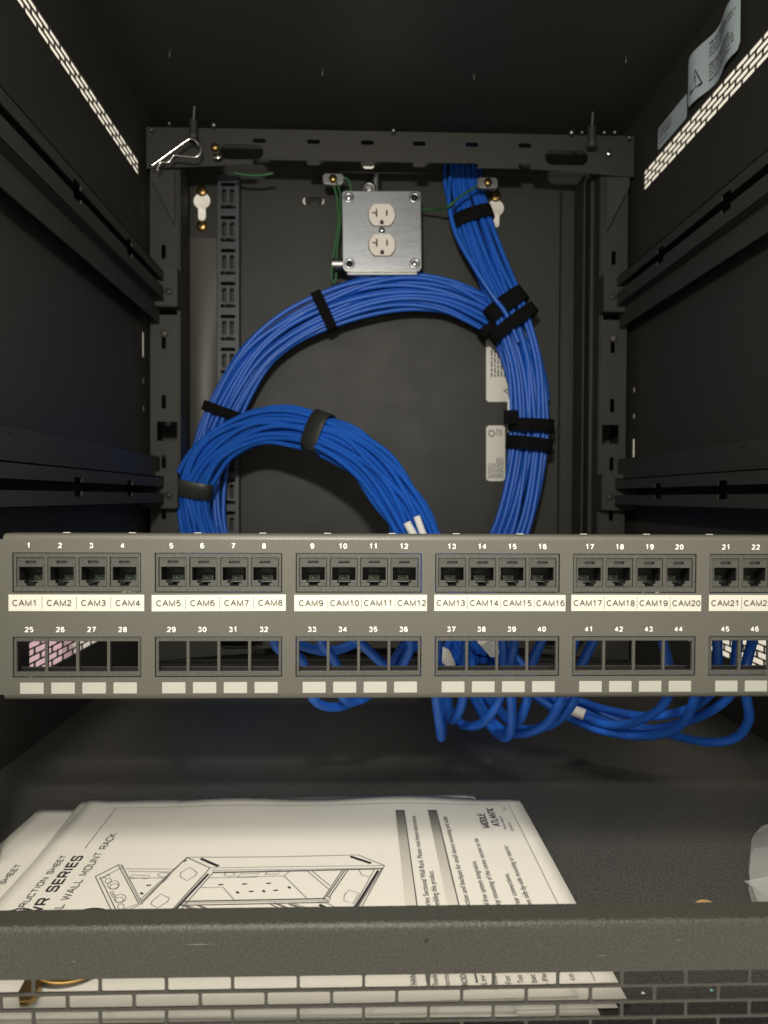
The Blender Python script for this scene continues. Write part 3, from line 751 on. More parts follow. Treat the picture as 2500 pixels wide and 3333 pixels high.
# ------------------------------------------------------------------ hairpin clip hanging at the left end of the beam
def cp(x, y): return atY(480 + x / 3.318, 330 + y / 3.318, .915)
clip_pts = [cp(50, 692), cp(245, 552), cp(420, 424), cp(470, 404), cp(525, 428), cp(566, 480), cp(576, 535), cp(552, 585), cp(505, 602), cp(400, 595), cp(292, 584), cp(262, 615), cp(238, 648), cp(205, 661), cp(148, 659), cp(122, 695), cp(110, 750)]
pl = [clip_pts[0], clip_pts[1]] + catmull(clip_pts[2:], 6)
tag(obj('hairpin_clip', MB().tube(pl, .00125, 8).mesh(), 'bright'), 'thin silver hairpin clip hanging at the left end of the upper beam', 'clip')

# ------------------------------------------------------------------ patch panel
PY = .418; ZP0, ZP1 = H - .1104, H - .0205; GP, PP = .0760, .01663; XP0 = XC - 2.5 * GP
panel = thing('patch_panel', 'black two row patch panel with numbered ports and white camera labels', 'patch panel', (XC, PY, ZP0))
AW = .0687; zA = (H - .0522, H - .0306); zB = (H - .0982, H - .0761)
hs = []
for g in range(6):
    gx = XP0 + g * GP
    for z0, z1 in (zA, zB): hs.append(rr(gx - AW / 2, z0, gx + AW / 2, z1, .0004, 2))
PX0, PX1 = XC - .2325, XC + .2325
part('face_plate', plate(rr(PX0, ZP0 + .003, PX1, ZP1 - .003, 0), hs, .0016, 'XZ', PY), 'panel', panel)
prof = [(PY + .0016, ZP1 - .003), (PY, ZP1 - .003)]
for k in range(7):
    a = math.radians(180 - 90 * k / 6); prof.append((PY + .003 + .003 * math.cos(a), ZP1 - .003 + .003 * math.sin(a)))
prof += [(PY + .013, ZP1), (PY + .013, ZP1 - .0014)]
for k in range(7):
    a = math.radians(90 + 90 * k / 6); prof.append((PY + .003 + .0016 * math.cos(a), ZP1 - .003 + .0016 * math.sin(a)))
def extrude_prof(prof, x0, x1):
    n = len(prof); return MB().add([(x, y, z) for x in (x0, x1) for y, z in prof], [(i, (i + 1) % n, n + (i + 1) % n, n + i) for i in range(n)] + [tuple(range(n)), tuple(range(n, 2 * n))[::-1]], True)
def fix(me):
    bm = bmesh.new(); bm.from_mesh(me); bmesh.ops.recalc_face_normals(bm, faces=bm.faces); bm.to_mesh(me); bm.free(); me.set_sharp_from_angle(angle=math.radians(40)); return me
fix(lm)
part('top_fold', fix(extrude_prof(prof, PX0 + .0035, PX1 - .0035).mesh()), 'panel', panel)
mid = (ZP0 + ZP1) / 2
part('bottom_fold', fix(extrude_prof([(y, 2 * mid - z) for y, z in prof], PX0 + .0035, PX1 - .0035).mesh()), 'panel', panel)
# mounting ears with rack screws
for sg in (-1, 1):
    x0, x1 = sorted((XC + sg * .2325, XC + sg * .2413))
    ear = part('mounting_ear', plate(rr(x0, ZP0 + .001, x1, ZP1 - .001, .002, 3), [], .0016, 'XZ', PY + .0001), 'panel', panel)
    for z in (ZP0 + .0028, ZP1 - .010):
        part('rack_screw', MB().lathe((XC + sg * .2368, PY, z), (0, -1, 0), [(.0052, 0), (.0052, .002), (.0042, .0035), (.0001, .0036)], 18).mesh(), 'brass', ear)
# vertical rack rails behind the ears
for sg in (-1, 1):
    x0, x1 = sorted((XC + sg * .2345, XC + sg * .2475))
    part('rack_rail', MB().box(x0, x1, PY + .0022, PY + .0040, .001, ZP1 + .004).mesh(), 'coat', rack)
# bright lanced tabs on the top fold
x = XP0 - GP / 2 + .028
while x < PX1 - .01:
    part('lance_tab', MB().box(x - .0019, x + .0019, PY + .0122, PY + .0133, ZP1 - .0003, ZP1 + .00025).mesh(), 'bare', panel); x += .0361
# port frames (shared meshes)
OW, OH0, OH1 = .01505, .0030, .0026
def frame_mesh(z0, z1, dep):
    out = rr(-AW / 2 + .0005, z0 + .0004, AW / 2 - .0005, z1 - .0004, .0003, 2)
    h = [rr((i - 1.5) * PP - OW / 2, z0 + .0030, (i - 1.5) * PP + OW / 2, z1 - .0026, .0002, 2) for i in range(4)]
    return plate(out, h, dep, 'XZ', PY + .0005, .0002)
mA, mB_ = frame_mesh(*zA, .0022), frame_mesh(*zB, .0022)
mT = MB().box(-AW / 2 + .001, AW / 2 - .001, PY + .0085, PY + .0100, zB[0] + .0016, zB[0] + .0036).mesh(); mT.materials.append(M['dark'])
mT2 = MB().box(-AW / 2 + .001, AW / 2 - .001, PY + .0083, PY + .0092, zB[0] + .00365, zB[0] + .00390).mesh(); mT2.materials.append(M['plastic'])  # highlight along the bar's top edge, put in as a paler strip
mA.materials.append(M['plastic']); mB_.materials.append(M['plastic'])
pl_ = Vector(panel.location)
def at_panel(o, x, z=0.0): o.location = Vector((x, 0, z)) - pl_; return o
# jack: body with stepped opening, contacts, board
JW, JZ0, JZ1 = .0147, zA[0] + .00305, zA[1] - .00265
zc = JZ1
T_ = lambda x, dz: (x, JZ1 - dz)
opening = [T_(-.0063, .0052), T_(.0063, .0052), T_(.0063, .0124), T_(.0036, .0124), T_(.0036, .0140), T_(.0024, .0140), T_(.0024, .0155), T_(-.0024, .0155), T_(-.0024, .0140), T_(-.0036, .0140), T_(-.0036, .0124), T_(-.0063, .0124)]
jm = plate(rr(-JW / 2, JZ0, JW / 2, JZ1, .0003, 2), [opening[::-1], rr(-.0028, JZ1 - .0034, .0028, JZ1 - .0019, .0001, 1)], .0016, 'XZ', PY + .0011, .00025)
jm.materials.append(M['jack'])
jb = MB()
ja, jz, jy0, jy1 = .0071, (JZ0 + .0002, JZ1 - .0046), PY + .0028, PY + .0150
jb.add([(-ja, jy0, jz[0]), (ja, jy0, jz[0]), (ja, jy0, jz[1]), (-ja, jy0, jz[1]), (-ja, jy1, jz[0]), (ja, jy1, jz[0]), (ja, jy1, jz[1]), (-ja, jy1, jz[1])],
       [(4, 5, 6, 7), (0, 1, 5, 4), (1, 2, 6, 5), (2, 3, 7, 6), (3, 0, 4, 7)])
jb.box(-JW / 2, JW / 2, PY + .0155, PY + .030, JZ0, JZ1)
jb = jb.mesh(); jb.materials.append(M['dark'])  # near-black walls put the shade inside the jack into the colour
js = MB().box(-.003, .003, PY + .0030, PY + .0034, JZ1 - .0036, JZ1 - .0017).mesh(); js.materials.append(M['jack'])
jc = MB()
for k in range(8):
    x = (k - 3.5) * .00102
    jc.add([(x - .00030, PY + .0050, JZ1 - .0060), (x + .00030, PY + .0050, JZ1 - .0060), (x + .00030, PY + .0105, JZ1 - .0090), (x - .00030, PY + .0105, JZ1 - .0090)], [(0, 1, 2, 3)])
jcm = jc.mesh(); jcm.materials.append(M['contact'])
jp = MB().box(-.0032, .0032, PY + .0128, PY + .0136, JZ1 - .0140, JZ1 - .0105).mesh(); jp.materials.append(M['pcb'])
jv = MB()
for x, dz, r in ((-.0025, .0114, .00055), (-.0010, .0122, .00045), (.0025, .0114, .00055)):
    jv.lathe((x, PY + .0128, JZ1 - dz), (0, -1, 0), [(r * .5, .0001), (r, .0001), (r, 0)], 10)
jvm = jv.mesh(); jvm.materials.append(M['contact'])
jl = MB().box(-.0033, .0033, PY + .0105, PY + .0125, JZ1 - .0141, JZ1 - .0138).mesh(); jl.materials.append(M['galv'])
NUMC = ['' for _ in range(48)]
strip_dx = (.0019, .0016, .0007, .0004, .0009, .0002); strip_rot = (-.05, .25, .10, -.12, -.10, -.05)
for g in range(6):
    gx = XP0 + g * GP
    for mesh_, row in ((mA, 'upper'), (mB_, 'lower')):
        pf = at_panel(obj('port_frame', mesh_, None, panel), gx)
        if row == 'lower': obj('tie_bar', mT, None, pf); obj('tie_bar_highlight', mT2, None, pf)
    for i in range(4):
        nport = g * 4 + i + 1; px_ = gx + (i - 1.5) * PP
        j = at_panel(obj('network_jack', jm, None, panel), px_ + random.uniform(-.00012, .00012), random.uniform(-.0001, .0001))
        for nm, me_ in (('jack_rear', jb), ('marking_recess', js), ('contact_row', jcm), ('circuit_board', jp), ('solder_rings', jvm), ('latch_edge', jl)):
            obj(nm, me_, None, j)
        for num, z in ((nport, H - .02825), (nport + 24, H - .07365)):
            t, wdt = stroke_mesh(str(num), .0030, None, .21, gap=.22)
            warp(t, lambda x, y, z_, wdt=wdt, z=z, px_=px_: (px_ - .0004 + x - wdt / 2, PY - .00025 - z_, z + y))
            part('port_number', t, 'white', panel)
        bl_ = MB().box(px_ + .0008 - .0063, px_ + .0008 + .0063, PY - .00025, PY + .0003, H - .1070, H - .1009).mesh(bevel=.0002)
        part('blank_label', bl_, 'blank', panel)
    # printed strip
    L = .0723; x0 = gx - AW / 2 - strip_dx[g]; z0, z1 = H - .0622, H - .0533; ro = math.radians(strip_rot[g])
    cxs, czs = x0 + L / 2, (z0 + z1) / 2
    def sr(x, y, z): 
        dx, dz = x - cxs, z - czs
        return (cxs + dx * math.cos(ro) - dz * math.sin(ro), y, czs + dx * math.sin(ro) + dz * math.cos(ro))
    sm = MB().box(x0, x0 + L, PY - .0002, PY + .0003, z0, z1).mesh()
    st = part('label_strip', warp(sm, sr), 'label', panel, 'white strip reading CAM%d to CAM%d' % (g * 4 + 1, g * 4 + 4))
    seg = .0183; c1 = x0 + .0091 if g else x0 + .0087
    for i in range(4):
        s_ = 'CAM%d' % (g * 4 + i + 1)
        t, ln = stroke_mesh(s_, .0033, .0131 if len(s_) == 4 else .0156, .135, gap=.12)
        ln = .0131 if len(s_) == 4 else .0156
        cxx = c1 + i * seg
        warp(t, lambda x, y, z, cxx=cxx, ln=ln: sr(cxx - ln / 2 + x, PY - .00045 - z, czs - .00165 + y))
        part('lettering', t, 'ink', st)
        if i < 3:
            xx = c1 + (i + .5) * seg; lb = MB()
            for (a, b) in (((-.0034, .0034),) if g == 0 else ((-.0034, .0018), (.0022, .0034))):
                lb.add([sr(xx - .00009, PY - .0004, czs + a), sr(xx + .00009, PY - .0004, czs + a), sr(xx + .00009, PY - .0004, czs + b), sr(xx - .00009, PY - .0004, czs + b)], [(0, 1, 2, 3)])
            part('divider', lb.mesh(), 'ink', st)

# ------------------------------------------------------------------ single cables between jacks and bundle
def s(x, y, Y): return atY(1350 + x / 1.4426, 2230 + y / 1.4426, Y)
def jackpt(n): return Vector((XP0 + ((n - 1) // 4) * GP + (((n - 1) % 4) - 1.5) * PP, PY + .030, H - .046))
HUB = d(1010, 1400, .60)
def hang(n, pts, label, tail=True, r=.0030, hub=None):
    j = jackpt(n); P = [j + Vector((0, 0, .002)), j + Vector((0, .016, -.006))] + pts
    P.append(hub if hub is not None else HUB + Vector((random.uniform(-.02, .03), random.uniform(.0, .03), random.uniform(-.02, .01))))
    o = obj('network_cable', MB().tube(catmull(P, 10), r, 10).mesh(), 'cable'); tag(o, label, 'cable', 'blue cables dropping from the jacks')
    return o
W = lambda x, y, Y: atY(x, y, Y)
hang(8, [W(888, 2040, .452), W(905, 2110, .456), W(975, 2140, .462), W(995, 2190, .467), W(1020, 2275, .475), W(1085, 2302, .49), W(1170, 2275, .51), W(1255, 2210, .545), W(1320, 2130, .58)], 'blue cable sagging under opening 33, the lower of two', hub=W(1440, 2060, .60))
hang(9, [W(1040, 2050, .452), W(1050, 2100, .458), W(1075, 2130, .463), W(1100, 2178, .468), W(1112, 2262, .475), W(1150, 2284, .49), W(1215, 2250, .51), W(1285, 2150, .55)], 'blue cable sagging under opening 34 left of the loops', hub=W(1420, 2070, .60))
hang(7, [W(830, 1990, .455), W(900, 2060, .470), W(968, 2097, .480), W(1065, 2120, .487), W(1150, 2097, .495), W(1230, 2050, .51)], 'blue cable slung behind the openings 33 and 34', hub=W(1380, 2000, .58))
hang(10, [W(1150, 2060, .454), W(1178, 2096, .458), W(1245, 2160, .47), W(1300, 2210, .49), W(1370, 2190, .53)], 'blue cable crossing the opening numbered 35 from upper left to lower right', hub=W(1450, 2130, .60))
hang(11, [W(1345, 2050, .47), W(1315, 2100, .48), W(1280, 2165, .495), W(1300, 2220, .51), W(1380, 2190, .55)], 'blue cable leaning left behind the opening numbered 36', hub=W(1460, 2110, .60))
hang(12, [W(1330, 2060, .462), W(1335, 2110, .468), W(1310, 2175, .48), W(1330, 2225, .50), W(1400, 2190, .55)], 'blue cable bowed behind the right half of the opening numbered 36', hub=W(1470, 2140, .60))
hang(13, [s(100, -60, .455), s(100, 60, .465), s(118, 200, .485), s(124, 246, .50), s(130, 200, .525), s(122, 60, .55), s(110, -40, .57)], 'blue cable in a narrow loop, leftmost under opening 37')
hang(14, [s(232, -60, .46), s(222, 80, .475), s(185, 160, .50), s(160, 140, .53), s(148, 40, .55), s(140, -60, .57)], 'blue cable in a short loop under opening 37')
hang(15, [s(425, -60, .46), s(400, 60, .47), s(330, 168, .49), s(255, 192, .51), s(205, 165, .535), s(160, 60, .56)], 'blue cable in a wide shallow loop, third from the left below the panel')
hang(16, [s(448, -60, .455), s(455, 80, .465), s(450, 215, .485), s(415, 245, .505), s(345, 180, .535), s(275, 60, .56)], 'blue cable in a deep pointed loop under opening 39')
hang(17, [s(535, -60, .46), s(525, 80, .47), s(480, 180, .495), s(425, 150, .53), s(330, 50, .56)], 'blue cable looping behind the gap between openings 39 and 40')
hang(18, [s(705, -60, .455), s(690, 60, .465), s(620, 180, .485), s(500, 228, .505), s(400, 200, .53), s(300, 60, .56)], 'blue cable curving left under opening 40')
hang(19, [s(770, -60, .455), s(752, 60, .465), s(690, 150, .485), s(600, 200, .505), s(480, 195, .53), s(360, 60, .56)], 'blue cable curving left beside the white marker sleeve')
hang(20, [s(1200, -60, .46), s(1185, 60, .47), s(1110, 140, .49), s(960, 190, .52), s(800, 150, .545), s(640, 50, .57)], 'blue cable curving up under opening 44')
hang(21, [s(1330, -60, .455), s(1315, 60, .465), s(1245, 190, .485), s(1090, 240, .51), s(880, 215, .535), s(720, 150, .555), s(560, 50, .575)], 'blue cable in the long low sweep under openings 42 to 44')
hang(22, [s(1420, -60, .46), s(1380, 50, .475), s(1250, 125, .50), s(1080, 145, .52), s(880, 110, .545), s(720, 60, .565)], 'blue cable uppermost of the long sweeps under openings 43 to 45')
hang(23, [s(1500, -50, .455), s(1470, 60, .465), s(1330, 150, .49), s(1130, 205, .515), s(930, 185, .535), s(760, 110, .56)], 'blue cable in the middle of the long sweeps under opening 45')
hang(24, [s(1548, -60, .45), s(1558, 60, .455), s(1568, 160, .465), s(1510, 245, .48), s(1380, 268, .495), s(1210, 235, .52), s(1050, 195, .54), s(840, 120, .56)], 'blue cable in the big rounded loop under opening 46')
# white marker sleeves
b = MB(); p = s(765, 127, .545); q = Vector((.0045, -.002, -.0014)); b.tube([p - q, p + q], .0040, 10)
tag(obj('marker_sleeve', b.mesh(), 'white'), 'white marker sleeve on a blue cable under opening 41', 'marker')
p = W(1448, 2145, .50); b = MB().tube([W(1430, 2115, .50), W(1446, 2130, .50), W(1470, 2168, .505)], [.0032, .0046, .003], 8)
tag(obj('marker_sleeve', b.mesh(), 'white'), 'bent white marker sleeve seen through opening 37', 'marker')
b = MB().tube([W(1575, 2078, .50), W(1612, 2120, .505)], .0052, 8)
tag(obj('marker_sleeve', b.mesh(), 'white'), 'white marker sleeve seen between openings 38 and 39', 'marker')

# ------------------------------------------------------------------ instruction sheets
ZS = .0046
A0, A1, B0, B1 = -.1785, .1062, .3085, .5085
def wave(x, y): return .0010 * math.exp(-((y - .512) / .020) ** 2) * (math.sin(x * 55) + .6 * math.sin(x * 23 + 1)) + .00025 * math.sin(x * 21 + y * 30)
def sheet(corners, z, label, wav=True, nx=40, ny=24, curl=0.0):
    TL, TR, BR, BL = [Vector((*c, 0)) for c in corners]; vs, fs = [], []
    for j in range(ny + 1):
        for i in range(nx + 1):
            u, v = i / nx, j / ny; p = (TL * (1 - u) + TR * u) * (1 - v) + (BL * (1 - u) + BR * u) * v
            vs.append((p.x, p.y, z + (wave(p.x, p.y) if wav else 0) + curl * (1 - v) ** 3 * .004))
    for j in range(ny):
        for i in range(nx): a = j * (nx + 1) + i; fs.append((a, a + nx + 1, a + nx + 2, a + 1))
    o = obj('instruction_sheet', MB().add(vs, fs, True).mesh(), 'paper'); md = o.modifiers.new('Solidify', 'SOLIDIFY'); md.thickness = .00012
    return tag(o, label, 'paper', 'instruction sheets on the rack floor')
top = sheet([(A0, B1 + .001), (A1, B1 - .0005), (A1 + .0012, B0 + .003), (A0, B0 - .001)], ZS, 'topmost instruction sheet with the line drawing of a wall rack')
c = atZ(128.7, 2632, ZS - .0012)
left = sheet([(c.x, c.y), (c.x + .270, c.y - .004), (c.x + .270 - .002, c.y - .204), (c.x - .008, c.y - .200)], ZS - .0014, 'instruction sheet peeking out at the left under the topmost one', False)
c2 = atZ(1539, 2583, ZS - .0008)
back = sheet([(c2.x - .26, c2.y - .007), (c2.x, c2.y), (c2.x + .012, c2.y - .212), (c2.x - .25, c2.y - .219)], ZS - .0008, 'instruction sheet whose rear corner shows behind the topmost one', False)
for k, (dx, yf, zz_) in enumerate(((.001, .3005, .0026), (-.004, .2985, .0018), (-.0120, .2955, .0009))):
    sheet([(A0 + dx + .004, .49), (A1 + dx, .488), (A1 + dx + .001, yf + .001), (A0 + dx + .003, yf)], zz_,
          ('instruction sheet second from the top at the front slots', 'instruction sheet in the middle of the stack behind the slots', 'lowest instruction sheet, lying on the rack floor')[k], False, 6, 4)
EPS = .00045
def on_sheet(me, x, y, zoff=EPS, base=ZS, wv=True):
    """lay lettering on the page: reading direction = +Y (depth), letter tops towards -X"""
    return warp(me, lambda a, b, c: (x - b, y + a, base + zoff + c + (wave(x - b, y + a) if wv else 0)))
def page_text(parent, st, end_src, height, length, m='ink_grey', bold=0, base=ZS, wv=True, start=False, font=None, weight=.12):
    """end_src: source pixel of the far end of the baseline"""
    p = atZ(*end_src, base)
    if font: me, _ = stroke_mesh(st, height, length, weight, font, .22 if font is SQ else .10)
    else: me = text_mesh(st, height, length, bold)
    y = p.y if start else p.y - length
    return part('lettering', on_sheet(me, p.x, y, base=base, wv=wv), m, parent)
def ribbon(parent, pts, wd=.0003, m='ink_grey', name='rule', base=ZS, wv=True, closed=False):
    P = [Vector(p) for p in pts]
    if closed: P = P + [P[0]]
    b = MB()
    vs, fs = [], []
    D = []
    for i in range(len(P) - 1):
        L = (P[i + 1] - P[i]).length; k = max(1, int(L / .012))
        D += [P[i].lerp(P[i + 1], q / k) for q in range(k)]
    D.append(P[-1])
    for i, p in enumerate(D):
        t = (D[min(i + 1, len(D) - 1)] - D[max(0, i - 1)]); t.z = 0; t.normalize(); nn = Vector((-t.y, t.x, 0)) * wd / 2
        for q in (p - nn, p + nn): vs.append((q.x, q.y, base + EPS + (wave(q.x, q.y) if wv else 0)))
    for i in range(len(D) - 1): fs.append((2 * i, 2 * i + 1, 2 * i + 3, 2 * i + 2))
    return part(name, b.add(vs, fs).mesh(), m, parent)
def z6(x, y): return atZ(280 + x / 1.659, 2750 + y / 1.659, ZS)
def z7(x, y): return atZ(x / 2.37, 2550 + y / 2.37, ZS)
def z5(x, y): return atZ(1250 + x / 2.37, 2550 + y / 2.37, ZS)
SRC7 = lambda x, y: (x / 2.37, 2550 + y / 2.37)
SRC5 = lambda x, y: (1250 + x / 2.37, 2550 + y / 2.37)
# border
q = z7(900, 183); q2 = z5(960, 160); q3 = z5(1310, 950)
ribbon(top, [z7(655, 503), q, Vector((q2.x, q2.y, 0)), Vector((q2.x + .0008, .312, 0))], .0003, 'ink_grey')
# title block, small capitals set wide
page_text(top, 'INSTRUCTION SHEET', SRC7(520, 560), .0033, .0700, 'ink_black', font=SQ, weight=.13)
page_text(top, 'DWR SERIES', SRC7(650, 562), .0058, .0700, 'ink_black', font=SQ, weight=.17)
page_text(top, 'SECTIONAL WALL MOUNT RACK', SRC7(905, 388), .0042, .1230, 'ink_black', font=SQ, weight=.11)
# headings and body text on the right half
def bar(x0, y0, x1):
    a, b = z5(x0, y0), z5(x1, y0); r_ = part('heading_bar', MB().add([(a.x, a.y, ZS + EPS + wave(a.x, a.y)), (b.x, a.y, ZS + EPS + wave(b.x, a.y)), (b.x, .372, ZS + EPS), (a.x, .372, ZS + EPS)], [(0, 3, 2, 1)]).mesh(), bar_mat, top)
    ribbon(top, [Vector((b.x + .0003, a.y, 0)), Vector((b.x + .0003, .312, 0))], .0009, 'ink_grey', 'heading_rule')
def grad():
    m = bpy.data.materials.new('heading_gradient'); m.use_nodes = True; nt = m.node_tree; b = nt.nodes['Principled BSDF']; b.inputs['Roughness'].default_value = .6
    tc = nt.nodes.new('ShaderNodeTexCoord'); sp = nt.nodes.new('ShaderNodeSeparateXYZ'); mr = nt.nodes.new('ShaderNodeMapRange'); r_ = nt.nodes.new('ShaderNodeValToRGB')
    nt.links.new(tc.outputs['Object'], sp.inputs[0]); nt.links.new(sp.outputs['Y'], mr.inputs[0]); mr.inputs['From Min'].default_value = .372; mr.inputs['From Max'].default_value = .493
    r_.color_ramp.elements[0].color = (.74, .71, .64, 1); r_.color_ramp.elements[1].color = (.06, .06, .055, 1); r_.color_ramp.elements.new(.55).color = (.48, .46, .41, 1)
    nt.links.new(mr.outputs[0], r_.inputs[0]); nt.links.new(r_.outputs[0], b.inputs['Base Color']); return m
bar_mat = grad()
bar(88, 215, 150); bar(337, 212, 398)
page_text(top, 'Series Sectional Wall Rack. Please read these instructions', SRC5(242, 258), .0030, .1085, 'ink_grey', .003)
page_text(top, 'embling this product.', SRC5(378, 678), .0030, .0360, 'ink_grey', .003)
page_text(top, 'section and backpan for small device mounting and cable', SRC5(484, 262), .0030, .1075, 'ink_grey', .003)
page_text(top, 'ol-free system integration.', SRC5(708, 604), .0030, .0470, 'ink_grey', .003)
page_text(top, 'asy mounting of the center section to the', SRC5(724, 430), .0030, .0740, 'ink_grey', .003)
page_text(top, 'to rear connections.', SRC5(960, 702), .0030, .0370, 'ink_grey', .003)
page_text(top, 'ows side-by-side mounting or interior', SRC5(952, 486), .0030, .0660, 'ink_grey', .003)
page_text(top, 'MIDDLE', SRC5(775, 235), .0046, .0215, 'ink_black', font=GL, weight=.15)
page_text(top, 'ATLANTIC', SRC5(838, 186), .0046, .0285, 'ink_black', font=GL, weight=.15)
page_text(top, 'A brand of legrand', SRC5(905, 258), .0018, .0190, 'ink_black')
page_text(top, '100-00030', SRC5(975, 305), .0020, .0120, 'ink_pale')
page_text(top, 'Rev C', SRC5(930, 178), .0020, .0058, 'ink_pale')
# fragments seen through the first row of slots
S3 = lambda x, y: (1250 + x / 1.9518, 3100 + y / 1.9518)
for st, x, y, ln in (('THAN', 212, 232, .0095), ('Thank', 350, 232, .0095), ('thorou', 425, 232, .0095), ('PROD', 540, 232, .0095), ('Lev', 655, 205, .0062), ('• ma', 735, 232, .0085),
                     ('For', 812, 200, .0055), ('Too', 892, 197, .0055), ('bac', 975, 193, .0055), ('• Piv', 1058, 210, .0080), ('co', 1216, 178, .0042)):
    page_text(top, st, S3(x, y), .0027, ln, 'ink_black' if st.isupper() else 'ink_grey', 0, start=True)
# the sheet at the left repeats the title
page_text(left, 'INSTRUCTION SHEET', SRC7(172, 630), .0033, .0700, 'ink_black', base=ZS - .0014, wv=False, font=SQ, weight=.13)
q = atZ(530 / 2.37, 2550 + 268 / 2.37, ZS - .0014); q1 = atZ(372 / 2.37, 2550 + 495 / 2.37, ZS - .0014); q0 = atZ(565 / 2.37, 2550 + 267 / 2.37, ZS - .0014)
ribbon(left, [q1, q, q0], .0003, 'ink_grey', base=ZS - .0014, wv=False)
# the line drawing of the rack
DR = []
def L(*pts, w_=.00032, m='ink_grey', closed=False): ribbon(top, [z6(*p) for p in pts], w_, m, 'drawn_line', closed=closed)
def EL(cx, cy, rx, ry, ang=0, w_=.0003):
    ca, sa = math.cos(ang), math.sin(ang); P = []
    for k in range(18):
        t = 2 * math.pi * k / 18; a, b = rx * math.cos(t), ry * math.sin(t); P.append((cx + a * ca - b * sa, cy + a * sa + b * ca))
    L(*P, w_=w_, closed=True)
L((50, 175), (180, 108), w_=.0005); L((70, 190), (198, 122)); L((50, 175), (140, 366), w_=.0005); L((76, 178), (165, 366), w_=.0005)
L((180, 108), (195, 112), (305, 320)); L((188, 110), (296, 322)); L((176, 115), (285, 322), w_=.0005); L((305, 320), (285, 330), (215, 366)); L((205, 352), (285, 322))
for e in ((120, 166, 7, 4), (98, 178, 7, 4), (120, 198, 17, 14), (148, 220, 32, 22), (152, 228, 24, 15), (140, 264, 9, 8), (148, 280, 9, 8), (184, 294, 32, 22), (180, 302, 22, 15), (188, 338, 18, 15)): EL(*e, -.2)
L((545, 68), (670, 125), (455, 366), w_=.0005); L((545, 68), (300, 310), w_=.0005); L((530, 82), (292, 300)); L((515, 95), (300, 322))
L((545, 68), (1000, 66), (1470, 58), (1612, 115), w_=.0004); L((670, 125), (1130, 118), (1612, 115)); L((680, 138), (1605, 128)); L((660, 158), (470, 366), w_=.0012, m='ink_black'); L((690, 145), (500, 366), w_=.0004)
L((620, 75), (715, 116), w_=.0018, m='ink_black'); L((1428, 66), (1538, 102), w_=.0018, m='ink_black')
L((1612, 115), (1480, 350), w_=.0004); L((1600, 128), (1462, 350)); L((1578, 142), (1450, 348), w_=.0014, m='ink_black'); L((1560, 130), (1440, 345))
L((512, 150), (560, 122), (600, 150), (590, 168), (545, 196), (508, 172), closed=True); L((355, 310), (405, 268), (450, 290), (440, 310), (385, 345), (350, 325), closed=True)
L((1395, 270), (1420, 245), (1475, 262), (1440, 320), (1392, 300), closed=True); L((1475, 140), (1490, 165), (1530, 175))
L((215, 132), (475, 132)); L((230, 145), (460, 148)); L((235, 180), (250, 165), (345, 168), (330, 184), closed=True); EL(420, 164, 32, 12); L((235, 183), (420, 180))
L((685, 150), (1200, 140), w_=.0010); L((1200, 140), (1600, 132), w_=.0008); L((660, 180), (1070, 168), (1105, 138)); EL(775, 160, 30, 10); L((815, 176), (835, 158), (938, 156), (920, 174), closed=True); L((965, 160), (985, 142), (1050, 140), (1035, 158), closed=True)
L((620, 232), (740, 230), (805, 305)); L((1070, 168), (1195, 292)); L((520, 308), (1300, 290), w_=.0008); L((515, 318), (1310, 300)); L((512, 330), (1315, 310), w_=.0006)
L((1190, 138), (1310, 240)); L((1215, 138), (1318, 222)); L((1388, 132), (1282, 290), w_=.0005); L((1418, 132), (1310, 288), w_=.0005); L((1400, 135), (1300, 280), w_=.0006)
EL(1300, 290, 20, 12); L((1260, 324), (1310, 348), w_=.0016, m='ink_black'); L((1230, 312), (1300, 315), (1360, 345))
L((515, 325), (610, 366), w_=.0009); L((545, 330), (640, 362)); L((600, 328), (700, 366), w_=.0009); L((990, 318), (1060, 352), w_=.0005); L((1015, 314), (1110, 350), w_=.0009); L((1095, 320), (1190, 350), w_=.0009); L((1120, 318), (1215, 346))
for x, y in ((728, 216), (856, 212), (986, 208), (892, 252), (1024, 246), (338, 221)): L((x - 13, y + 1), (x + 13, y - 1), w_=.0008, m='ink_black')
for x, y in ((818, 257), (960, 250), (1098, 230), (300, 265)): L((x - 5, y - 3), (x + 5, y + 5), w_=.0012, m='ink_black')
L((415, 205), (440, 180)); L((525, 92), (540, 80), w_=.0016)

# ------------------------------------------------------------------ small hardware lying on the floor
ky = thing('brass_key', 'brass key lying on the sheets behind the left end of the slots', 'key', (-.128, .32, ZS))
def key(parent, tip, direction, m='brass'):
    dv = Vector((*direction, 0)).normalized(); pv = Vector((-dv.y, dv.x, 0)); z0 = ZS + .0012
    def P(a, b): q = Vector((*tip, 0)) + dv * a + pv * b; return (q.x, q.y)
    blade = [P(0, -.0015), P(.003, -.0035), P(.006, -.0028), P(.009, -.0038), P(.012, -.0026), P(.016, -.0036), P(.020, -.0030), P(.026, -.0040), P(.030, -.0055), P(.030, .0055), P(.026, .0042), P(.006, .0042), P(0, .0015)]
    part('blade', plate(blade, [], .0022, 'XY', z0 + .0022, .0003), m, parent)
    bow = []
    for k in range(20):
        t = 2 * math.pi * k / 20; bow.append(P(.041 + .0125 * math.cos(t), .0115 * math.sin(t)))
    hole = [P(.047 + .003 * math.cos(2 * math.pi * k / 12), .003 * math.sin(2 * math.pi * k / 12)) for k in range(12)]
    part('bow', plate(bow, [hole], .0022, 'XY', z0 + .0022, .0003), m, parent)
tip = atZ(78, 3262, ZS + .003); key(ky, (tip.x, tip.y), (-.10, 1))
tg2 = thing('brass_tag', 'round brass tag lying on the sheets next to the key', 'tag', (-.1, .33, ZS))
tp = atZ(180, 3205, ZS + .002)
